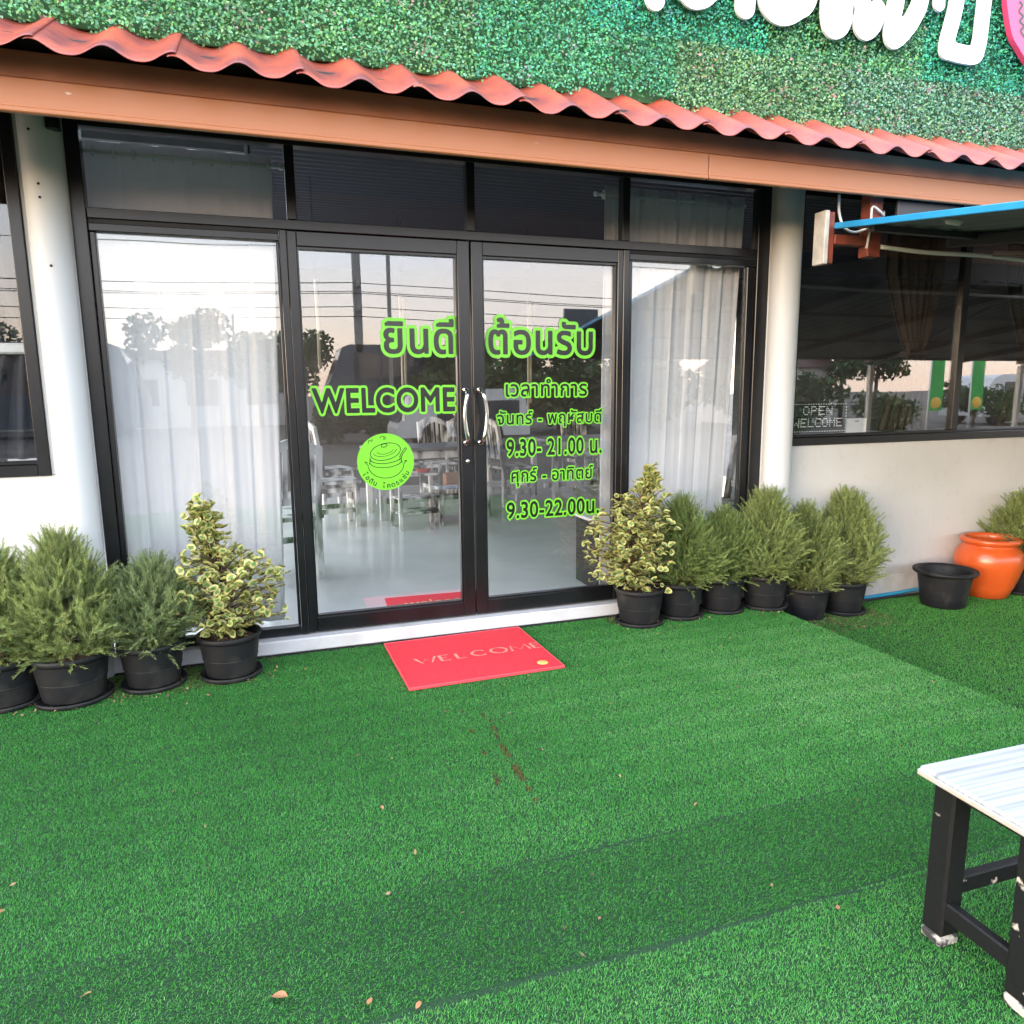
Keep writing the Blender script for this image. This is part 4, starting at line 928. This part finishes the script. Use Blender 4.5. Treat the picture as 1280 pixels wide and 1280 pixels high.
for i, (x_, y_, s, lb) in enumerate(LP):
    o = bpy.data.objects.new('fallen_leaf', FL[i % 3]); COL.objects.link(o); o.location = (x_, y_, .014 if x_ < 2.79 else -.10); o.rotation_euler = (random.uniform(-.3, .3), random.uniform(-.3, .3), random.uniform(0, 6)); o.scale = (s*.88,)*3
    tag(o, lb, 'leaf', 'fallen leaves on the turf')
def litter(name, boxes, n, seed):
    g = np.random.default_rng(seed); V = []; F = []; T = []
    for (x0_, x1_, y0_, y1_, z) in boxes:
        for i in range(n):
            p = np.array([g.uniform(x0_, x1_), y1_-(y1_-y0_)*g.random()**1.5, z+.008+g.random()*.008]); a = g.uniform(0, 6); s = g.uniform(.003, .010); d = np.array([cos(a), sin(a), g.normal(0, .4)])*s; e_ = np.array([-sin(a), cos(a), g.normal(0, .4)])*s*.5
            k = len(V); V += [p-d, p+e_, p+d, p-e_]; F.append((k, k+1, k+2, k+3)); c_ = g.uniform(.4, 2.6); T += [(c_, c_, c_*.9)]*4
    return kind(finish(name, np_mesh(name, np.array(V), np.array(F), np.array(T)), 'oil_dirt'), 'stuff')
litter('turf_specks', [(-1.3, 2.7, -2.7, -.3, 0)], 130, 9)
litter('mulch_litter', [(-1.45, -.15, -.46, -.09, 0), (1.72, 2.78, -.42, -.09, 0), (2.85, 3.6, -.55, -.05, -.112)], 480, 5)

# ------------------------------------------------------------------ canopy to the right, its brackets and cables
CX0, CX1, CY0, CY1 = 2.78, 12.5, -.62, -4.0
def cz(y): return 2.255 + .13*(y+.05)
cn = thing('canopy', 'blue metal sheet canopy on posts in front of the right window', 'canopy', (0, 0, 0))
vs = []; fs = []; nxx = 240
for s_ in (0, 1):
    for yy in (CY0, CY1):
        for i in range(nxx+1): x_ = CX0+(CX1-CX0)*i/nxx; vs.append((x_, yy, cz(yy) + (.014 if i % 4 in (1, 2) else 0) + (.004 if s_ == 0 else 0)))
N1 = nxx+1
for i in range(nxx): fs += [(i, i+1, N1+i+1, N1+i)[::-1], (2*N1+i, 2*N1+i+1, 3*N1+i+1, 3*N1+i)]
for a in (0, 1): fs += [(a*N1+i, a*N1+i+1, (2+a)*N1+i+1, (2+a)*N1+i) for i in range(nxx)]
mb = MB().add(vs, fs); mb.mi = [0, 1]*nxx + [0]*(2*nxx); mb.build('roof_sheet', ['blue', 'canopy_under'], cn)
MB().beam((CX0-.004, CY0+.01, cz(CY0)+.006), (CX0-.004, CY1, cz(CY1)+.006), .022, .030, .003).build('edge_flashing', 'blue', cn)
for x_ in (3.55, 4.4, 5.9, 7.6, 9.2, 10.4, 12.2):
    MB().beam((x_, CY0, cz(CY0)-.034), (x_, CY1, cz(CY1)-.034), .04, .06, .003).build('rafter', 'rafter', cn)
MB().box((3.14, -.655, cz(CY0)-.02), (CX1, -.635, 2.33), .003).build('header_board', 'rafter', cn)
for y_ in (-.8, -1.7, -2.8, -3.9): MB().beam((CX0+.05, y_, cz(y_)-.018), (CX1, y_, cz(y_)-.018), .03, .03, .002).build('purlin', 'rafter', cn)
for i, (xa, xb) in enumerate(((3.55, 5.9), (5.9, 7.6), (7.6, 10.4))): MB().beam((xa, -.9, cz(-.9)-.11), (xb, -3.8, cz(-3.8)-.11), .025, .025, .002).build('brace', 'rafter', cn)
for x_ in (5.9, 7.62, 10.38, 12.2): MB().beam((x_, -3.92, -.125), (x_, -3.92, cz(-3.92)-.10), .06, .06, .003).build('post', 'conduit', cn)
br = thing('canopy_bracket', 'red oxide steel bracket holding the blue canopy under the eave', 'bracket', (0, -.56, 0))
MB().box((3.0, -.05, 2.045), (3.085, .02, 2.44), .003).build('tube', 'rust', br)
MB().box((2.79, -.035, 2.10), (2.998, .01, 2.15), .003).build('arm', 'rust', br)
MB().box((2.742, -.03, 2.0), (2.788, .04, 2.262), .003).build('flange', 'rust', br)
MB().box((2.712, -.045, 1.995), (2.740, .04, 2.265), .003).build('plate', 'plate', br)
def cable(name, label, pts, r, m='conduit', cat='cable'):
    o = MB().tube(hpts(pts, 8), r, 8).build(name, m, None, True); return tag(o, label, cat)
cable('conduit', 'white conduit running along the underside of the blue canopy', [(3.09, -.60, 2.10), (3.4, -.61, 2.085), (3.8, -.62, 2.085), (4.3, -.62, 2.075), (5.2, -.62, 2.08), (6.5, -.62, 2.07)], .012)
cable('tie_wire', 'white wire looped around the red steel tube', [(2.97, -.63, 2.08), (2.985, -.632, 2.2), (2.99, -.632, 2.29), (3.05, -.63, 2.27), (3.1, -.60, 2.26), (3.12, -.58, 2.29)], .006)
cable('loose_cable', 'grey loose cable drooping beside the pale plate', [(2.84, -.55, 2.36), (2.83, -.57, 2.26), (2.86, -.58, 2.19), (2.93, -.58, 2.17), (3.0, -.59, 2.19)], .007)
cable('hanging_cord', 'white cord loop hanging under the fascia on the right', [(3.85, -.5, 2.34), (3.8, -.5, 2.37), (3.86, -.5, 2.42), (4.2, -.5, 2.38), (4.8, -.5, 2.36)], .008)
MB().tube([(2.92, -.60, 2.105), (2.99, -.605, 2.10)], .016, 10).build('lamp_stub', 'conduit', br, True)

# ------------------------------------------------------------------ things in the room
def leg4(t, xs, ys, z0, z1, w_, m, splay=0):
    for x_ in xs:
        for y_ in ys:
            MB().beam((x_+(splay if x_ > 0 else -splay), y_+(splay if y_ > 0 else -splay), z0), (x_, y_, z1), w_, w_, .003).build('leg', m, t)
def chair(x, y, rz, label):
    t = thing('wooden_chair', label, 'chair', (x, y, .078), rz, 'distressed white wooden chairs')
    leg4(t, (.18,), (-.17, .17), 0, .42, .045, 'distress')
    for s in (-1, 1): MB().beam((-.19, s*.17, 0), (-.19, s*.17, .42), .045, .045).beam((-.19, s*.17, .42), (-.27, s*.17, .92), .042, .042).build('rear_post', 'distress', t)
    MB().box((-.21, -.21, .42), (.22, .21, .45), .006).build('seat', 'distress', t)
    for z in (.16, .36):
        for s in (-1, 1): MB().beam((-.17, s*.17, z), (.16, s*.17, z), .025, .045).build('stretcher', 'distress', t)
    MB().beam((.18, -.15, .22), (.18, .15, .22), .025, .045).build('stretcher', 'distress', t)
    pts = []
    mb = MB()
    for i in range(8):
        a, b_ = -.17+.34*i/8, -.17+.34*(i+1)/8; za = .88+.07*sin(pi*(i+.5)/8); mb.beam((-.262, a, .88+.07*sin(pi*i/8)), (-.262, b_, .88+.07*sin(pi*(i+1)/8)), .03, .06, .002)
    mb.build('top_rail', 'distress', t)
    MB().beam((-.215, -.15, .56), (-.215, .15, .56), .025, .05).build('lower_rail', 'distress', t)
    for k in range(5): y_ = -.12+.06*k; MB().beam((-.218, y_, .57), (-.262, y_, .87+.06*sin(pi*(y_+.17)/.34)), .012, .034, .002).build('slat', 'distress', t)
    return t
def table(x, y, rz, label, a=.9, b=.6, h=.72):
    t = thing('dining_table', label, 'table', (x, y, .078), rz, 'distressed white dining tables')
    for k in range(5): MB().box((-a/2, -b/2+b*k/5+.002, h-.03), (a/2, -b/2+b*(k+1)/5-.002, h), .003).build('plank', 'distress_top', t)
    leg4(t, (-a/2+.07, a/2-.07), (-b/2+.07, b/2-.07), 0, h-.031, .06, 'distress')
    for s in (-1, 1): MB().beam((-a/2+.09, s*(b/2-.06), h-.075), (a/2-.09, s*(b/2-.06), h-.075), .025, .08).build('apron', 'distress', t)
    MB().beam((-a/2+.07, 0, .15), (a/2-.07, 0, .15), .04, .06).build('stretcher', 'distress', t)
    return t
chair(.47, 3.32, .12, 'white distressed chair with its back to the left door edge'); table(1.45, 3.75, .1, 'white worn table behind the serving trolley', 1.2, .7)
chair(2.50, 3.95, .2, 'white distressed slat chair seen beside the door handles'); table(3.5, 4.3, .1, 'white worn table seen through the right door', 1.1, .7)
chair(1.85, 4.75, -1.5, 'arched slat back chair behind the trolley table'); chair(2.2, 4.75, -1.6, 'second arched slat back chair behind the trolley table'); chair(3.9, 5.1, -1.5, 'slat back chair behind the right table')
chair(-.05, 1.35, 1.9, 'white distressed chair glimpsed beside the left curtain'); chair(3.05, .62, 3.4, 'white distressed chair glimpsed beside the right curtain'); chair(.55, 4.5, .4, 'white distressed chair at the back left of the room')
tr = thing('serving_trolley', 'distressed two shelf trolley in the middle of the room', 'trolley', (1.20, 2.95, .078), .12)
leg4(tr, (-.20, .20), (-.14, .14), 0, .60, .035, 'distress')
for z in (.14, .28, .50):
    for k in range(3): MB().box((-.21, -.15+.1*k+.002, z), (.21, -.15+.1*(k+1)-.002, z+.02), .002).build('shelf_board', 'distress', tr)
for s in (-1, 1): MB().beam((-.2, s*.14, .585), (.2, s*.14, .585), .025, .03).build('top_rail', 'distress', tr)
bw = MB().lathe([(0, .0), (.05, .0), (.06, .01), (.085, .05), (.09, .058), (.082, .055), (.05, .015), (0, .012)], 24).build('bowl', 'red_bowl', None, True); bw.location = (1.27, 2.92, .60); tag(bw, 'red bowl on the top shelf of the trolley', 'bowl')
cr_ = thing('crate', 'small orange wooden crate behind the trolley', 'crate', (1.72, 3.35, .42)); MB().box((-.15, -.1, 0), (.15, .1, .02), .002).build('base', 'orange_wood', cr_)
for s in (-1, 1): MB().box((-.15, s*.1-.008, .022), (.15, s*.1+.008, .11), .002).build('side_board', 'orange_wood', cr_); MB().box((s*.14-.008, -.09, .022), (s*.14+.008, .09, .11), .002).build('end_board', 'orange_wood', cr_)
st2 = thing('low_bench', 'distressed white bench under the orange crate', 'bench', (1.75, 3.35, .078), .05); leg4(st2, (-.25, .25), (-.12, .12), 0, .31, .045, 'distress'); MB().box((-.3, -.16, .312), (.3, .16, .341), .004).build('seat', 'distress', st2); MB().beam((-.25, 0, .1), (.25, 0, .1), .03, .05).build('stretcher', 'distress', st2)
cab = thing('cabinet', 'black cabinet with white top inside the right door', 'cabinet', (1.94, .36, .078))
MB().box((-.13, -.14, 0), (.5, .2, .44), .004).build('body', 'gasket', cab); MB().box((-.15, -.16, .442), (.52, .22, .462), .004).build('top', 'paper', cab); MB().box((-.11, -.148, .03), (.18, -.1405, .41), .002).build('door', 'black_plastic', cab)
for i, (x_, y_, z0, z1) in enumerate(((.93, 2.0, 1.12, 2.1), (.96, 2.02, 1.2, 2.08), (2.0, 2.0, 1.16, 2.1), (2.03, 2.02, 1.25, 2.08), (.22, 1.0, 1.5, 2.05))):  # pale upright streaks behind the doors, modelled as thin hanging tubes
    o = thing('pale_streak', ['pale upright streak above WELCOME', 'second pale upright streak beside the one above WELCOME', 'pale upright streak behind the opening hours', 'second pale upright streak behind the opening hours', 'short pale upright streak near the left door edge'][i], 'light cord', (x_, y_, 0), 0, 'pale upright streaks behind the doors')
    MB().tube([(0, 0, z0), (.004, 0, (z0+z1)/2), (0, 0, z1)], .010, 8).build('cord', 'cord', o, True); MB().tube([(0, 0, z1), (0, 0, 2.66)], .002, 5).build('wire', 'wire', o, True)
# items on the right window ledge
led = thing('led_sign', 'dotted open welcome sign with added faint glow in the lower corner of the right window', 'sign', (0, .10, 0))
MB().box((3.14, .0, 1.05), (3.60, .025, 1.25), .003).build('panel', 'led_board', led)
FONT5 = {'O': '01110 10001 10001 10001 01110', 'P': '11110 10001 11110 10000 10000', 'E': '11111 10000 11110 10000 11111', 'N': '10001 11001 10101 10011 10001', 'W': '10001 10001 10101 11011 10001', 'L': '10000 10000 10000 10000 11111', 'C': '01111 10000 10000 10000 01111', 'M': '10001 11011 10101 10001 10001'}
ld = MB(); dotn = 0
def led_dot(x_, z_): ld.box((x_-.0028, -.004, z_-.0028), (x_+.0028, -.0005, z_+.0028), 0)
for word, xs, zs, st_ in (('OPEN', 3.24, 1.225, .0105), ('WELCOME', 3.165, 1.145, .0098)):
    xx = xs
    for ch in word:
        for r_, row in enumerate(FONT5[ch].split()):
            for c_, b_ in enumerate(row):
                if b_ == '1': led_dot(xx+c_*st_, zs-r_*.0125)
        xx += st_*6
for i in range(22): led_dot(3.155+i*.0205, 1.242); led_dot(3.155+i*.0205, 1.062)
for i in range(8): led_dot(3.15, 1.08+i*.02); led_dot(3.592, 1.08+i*.02)
ld.build('led_lettering', 'led_dot', led)
bx = thing('card_box', 'small white card box beside the open sign in the right window', 'box', (3.70, .14, 1.045)); MB().box((-.085, -.03, 0), (.085, .03, .095), .003).build('body', 'paper', bx); MB().box((-.02, -.0315, .075), (.02, -.0302, .080), 0).build('slot', 'ink', bx)
sl = MB().box((3.08, .062, .985), (6.2, .30, 1.045), .003).build('window_ledge', 'distress', B)

# ------------------------------------------------------------------ the street behind the camera (seen in the glass)
def leaf_cloud(n, blobs, size, seed):
    g = np.random.default_rng(seed); V = []; F = []; T = []
    W_ = np.array([b[3]**2 for b in blobs]); W_ = W_/W_.sum()
    for k in range(n):
        b_ = blobs[g.choice(len(blobs), p=W_)]; d = g.normal(0, 1, 3); d /= np.linalg.norm(d); p = np.array(b_[:3]) + d*b_[3]*g.random()**.4*np.array([1, 1, .8])
        a = g.normal(0, 1, 3); a /= np.linalg.norm(a); c_ = np.cross(a, g.normal(0, 1, 3)); c_ /= np.linalg.norm(c_); s = size*g.uniform(.6, 1.3); i = len(V)
        V += [p-a*s, p+c_*s*.5, p+a*s, p-c_*s*.5]; F.append((i, i+1, i+2, i+3)); t_ = g.uniform(.5, 1.6); T += [(t_, t_, t_)]*4
    me = np_mesh('crown', np.array(V), np.array(F), np.array(T)); me.materials.append(Mt['crown']); return me
g0 = np.random.default_rng(77)
TR = [leaf_cloud(2600, [(g0.normal(0, .8), g0.normal(0, .8), 3.0+g0.uniform(-.7, 1.0), g0.uniform(.5, .85)) for _ in range(11)], .13, 70+i) for i in range(3)]
SH = [leaf_cloud(1500, [(g0.normal(0, .5), g0.normal(0, .4), .7+g0.uniform(-.3, .4), g0.uniform(.4, .6)) for _ in range(6)], .09, 80+i) for i in range(2)]
def tree(x, y, s, v, label):
    t = thing('street_tree', label, 'tree', (x, y, -.12), g0.uniform(0, 6), 'trees across the lot'); t.scale = (s, s, s)
    MB().tube([(0, 0, 0), (.05, .02, 1.2), (.0, .05, 2.4), (.05, 0, 3.2)], [.12, .09, .07, .03], 9).tube([(.03, .03, 1.7), (.5, .2, 2.6), (.7, .3, 3.1)], [.05, .035, .015], 6).tube([(.03, .03, 1.9), (-.5, -.2, 2.8), (-.7, -.1, 3.3)], [.05, .03, .015], 6).build('trunk', 'trunk', t, True)
    share('crown', TR[v], t)
pl = ['left', 'centre', 'right']
for i, (x_, y_, s, v) in enumerate(((-2.6, -26, 1.05, 0), (-.2, -29, .92, 1), (.55, -20, .80, 2), (7.6, -24, .78, 0), (9.6, -23, .80, 1), (12.2, -24, .82, 2), (15.5, -23, .85, 0), (18.5, -22, .85, 1), (24, -22, .95, 0), (28, -24, 1.0, 2), (-9, -26, .9, 1))):
    tree(x_, y_, s, v, 'leafy tree number %s along the far side of the lot, reflected in the glass' % ['one', 'two', 'three', 'four', 'five', 'six', 'seven', 'eight', 'nine', 'ten', 'eleven'][i])
for i, (x_, y_, s) in enumerate(((1.7, -19, .95), (3.0, -19, .85), (6.3, -21, 1.85), (8.3, -21.5, 1.75), (10.3, -21, 1.9), (12.3, -21.5, 1.8), (14.4, -21, 1.9), (17, -20, 1.7), (20.5, -20, 1.6), (13, -13, .9), (16.5, -12, 1.0), (24.5, -16, 1.2))):
    t = thing('shrub', 'round leafy shrub across the lot, %s of the row' % ['first', 'second', 'third', 'fourth', 'fifth', 'sixth', 'seventh', 'eighth', 'ninth', 'tenth', 'eleventh', 'twelfth'][i], 'shrub', (x_, y_, -.12), g0.uniform(0, 6), 'shrubs across the lot'); t.scale = (s, s, s); share('foliage', SH[i % 2], t)
    MB().tube([(0, 0, 0), (.03, 0, .5)], [.05, .03], 6).build('stem', 'trunk', t, True)
def vehicle(x, y, L, Hh, Wd, label, cat, paint, slope=.9, van=True, rz=0):
    t = thing('parked_bus' if cat == 'bus' else 'parked_van', label, cat, (x, y, -.12), rz)
    z0 = .35; zb = Hh*.45; bev = .08
    prof = [(-L/2, z0), (L/2, z0), (L/2, zb), (L/2-.12, Hh-.25), (L/2-.35, Hh), (-L/2+slope, Hh), (-L/2+slope*.7, Hh-.12), (-L/2+.05, zb), (-L/2, zb-.1)]
    n = len(prof); vs = [(p[0], -Wd/2, p[1]) for p in prof]+[(p[0], Wd/2, p[1]) for p in prof]
    MB().add(vs, [tuple(range(n)), tuple(range(2*n-1, n-1, -1))]+[(i, n+i, n+(i+1) % n, (i+1) % n) for i in range(n)]).build('body', paint, t)
    nw = max(2, int(L/1.3)); xs = np.linspace(-L/2+slope+.1, L/2-.25, nw+1)
    for s in (-1, 1):
        for a, b_ in zip(xs[:-1], xs[1:]): MB().box((a+.05, s*(Wd/2+.01)-.01, zb+.05), (b_-.05, s*(Wd/2+.01)+.01, Hh-.3), .005).build('window', 'bus_glass', t)
    MB().add([(-L/2+.03, -Wd/2+.12, zb+.05), (-L/2+.03, Wd/2-.12, zb+.05), (-L/2+slope*.7-.03, Wd/2-.12, Hh-.2), (-L/2+slope*.7-.03, -Wd/2+.12, Hh-.2)], [(0, 1, 2, 3)]).build('windscreen', 'bus_glass', t)
    for s in (-1, 1):
        for xw in (-L/2+1.0, L/2-1.1):
            wh = MB().lathe([(0, -.11), (.24, -.11), (.36, -.10), (.38, -.05), (.38, .05), (.36, .10), (.24, .11), (0, .11)], 24).build('wheel', 'tyre', t, True); wh.location = (xw, s*(Wd/2-.1), .38); wh.rotation_euler = (pi/2, 0, 0)
    return t
vehicle(5.6, -26, 6.8, 3.35, 2.3, 'dark minibus parked across the lot, reflected in the left door', 'bus', 'bus')
vehicle(-8.5, -27, 8.4, 3.35, 2.4, 'dark blue bus parked far left across the lot', 'bus', 'bus', rz=pi)
vehicle(4.9, -15.5, 3.6, 1.55, 1.6, 'white hatchback parked before the dark minibus', 'car', 'bus_white', .9)
vehicle(29, -18.5, 4.6, 2.0, 1.8, 'white van parked across the lot beyond the canopy', 'van', 'bus_white', 1.2)
def pole(x, y, h, r, label, arms):
    t = thing('utility_pole', label, 'utility pole', (x, y, -.12), 0, 'utility poles across the lot')
    MB().beam((0, 0, 0), (0, 0, h), r*2, r*2, .02).build('shaft', 'concrete', t)
    for z in arms:
        MB().box((-.06, -.5, z), (.06, .5, z+.1), .01).build('crossarm', 'concrete', t)
        for s in (-.4, .4):
            i_ = MB().lathe([(0, 0), (.05, 0), (.06, .05), (.03, .08), (.05, .12), (0, .16)], 10, (0, s, z+.1)); i_.build('insulator', 'ceramic', t, True)
pole(3.5, -25, 9.2, .15, 'square concrete utility pole reflected in the left door', (5.45, 4.55)); pole(3.9, -20, 7.5, .06, 'thin grey lamp pole reflected beside the utility pole', ()); pole(-32, -25, 9.2, .15, 'utility pole far along the line to one side', (5.45, 4.55)); pole(39, -25, 9.2, .15, 'utility pole far along the line to the other side', (5.45, 4.55)); pole(-1.0, -27, 4.6, .05, 'short lamp pole between two trees', ())
for i, (z, y) in enumerate(((5.72, -25.4), (5.60, -24.6), (5.36, -25.2), (5.24, -24.8), (4.80, -25.4), (4.36, -24.6), (6.9, -25.0))):
    pts = []
    for x0_, x1_ in ((-32, 3.5), (3.5, 39)):
        for k in range(12): u = k/12; pts.append((x0_+(x1_-x0_)*u, y, z-.12-.35*4*u*(1-u)*(1 if i != 6 else .6)))
    pts.append((39, y, z-.12)); o = MB().tube(pts, .016, 5).build('power_line', 'wire', None, True)
    tag(o, '%s overhead power line strung along the utility poles' % ['topmost back', 'topmost front', 'second back', 'second front', 'third', 'lowest', 'highest single'][i], 'power line', 'power lines over the lot')
# long low shed far left, house and banners far right
sh = thing('long_shed', 'long low shed with dark roof behind the trees', 'shed', (-6, -36, -.12)); MB().box((-14, -3, 0), (8, 3, 3.1), .02).build('wall', 'pale_wall', sh); MB().box((-14.4, -3.4, 3.102), (8.4, 3.4, 3.5), .02).build('roof', 'maroon', sh)
for k in range(8): MB().box((-13+2.6*k, 3.002, 1.0), (-11.6+2.6*k, 3.03, 2.2), .01).build('window', 'bus_glass', sh)
hs_ = thing('small_house', 'small pale house with open front across the lot', 'house', (21.5, -24, -.12)); MB().box((-2, -2, 0), (2, 2, 2.4), .02).build('wall', 'pale_wall', hs_); MB().add([(-2.3, -2.3, 2.402), (2.3, -2.3, 2.402), (2.3, 2.3, 2.402), (-2.3, 2.3, 2.402), (-2.3, 0, 3.3), (2.3, 0, 3.3)], [(0, 1, 5, 4), (2, 3, 4, 5), (1, 2, 5), (3, 0, 4), (3, 2, 1, 0)]).build('roof', 'maroon', hs_)
MB().box((-1.5, 2.002, .9), (1.5, 2.03, 1.9), .01).build('window', 'bus_glass', hs_)
for i, x_ in enumerate((14.6, 15.9)):
    bn = thing('banner_stand', ['green upright banner with orange sun, nearer the door', 'green upright banner next to the first one'][i], 'banner', (x_, -9, -.12), .15, 'green banners at the lot entrance')
    MB().box((-.17, -.01, .95), (.17, .01, 2.25), .003).build('cloth', 'green_banner', bn); MB().tube([(-.19, 0, 0), (-.19, 0, 2.35)], .018, 8).build('pole', 'conduit', bn, True); MB().box((-.3, -.25, 0), (.3, .25, .03), .003).build('base', 'rafter', bn)
    em_ = MB().lathe([(0, .0), (.13, .0), (.135, -.004)], 20); o = em_.build('emblem', 'banner_print', bn, True); o.location = (0, .016, 1.12); o.rotation_euler = (-pi/2, 0, 0)
sg = thing('billboard', 'dark blue roadside billboard on posts', 'billboard', (13.2, -26, -.12)); MB().box((-.75, -.1, 3.9), (.9, .1, 5.0), .02).build('panel', 'bus', sg)
for s in (-.5, .6): MB().beam((s, -.2, 0), (s, -.2, 5.0), .12, .12, .01).build('post', 'concrete', sg)
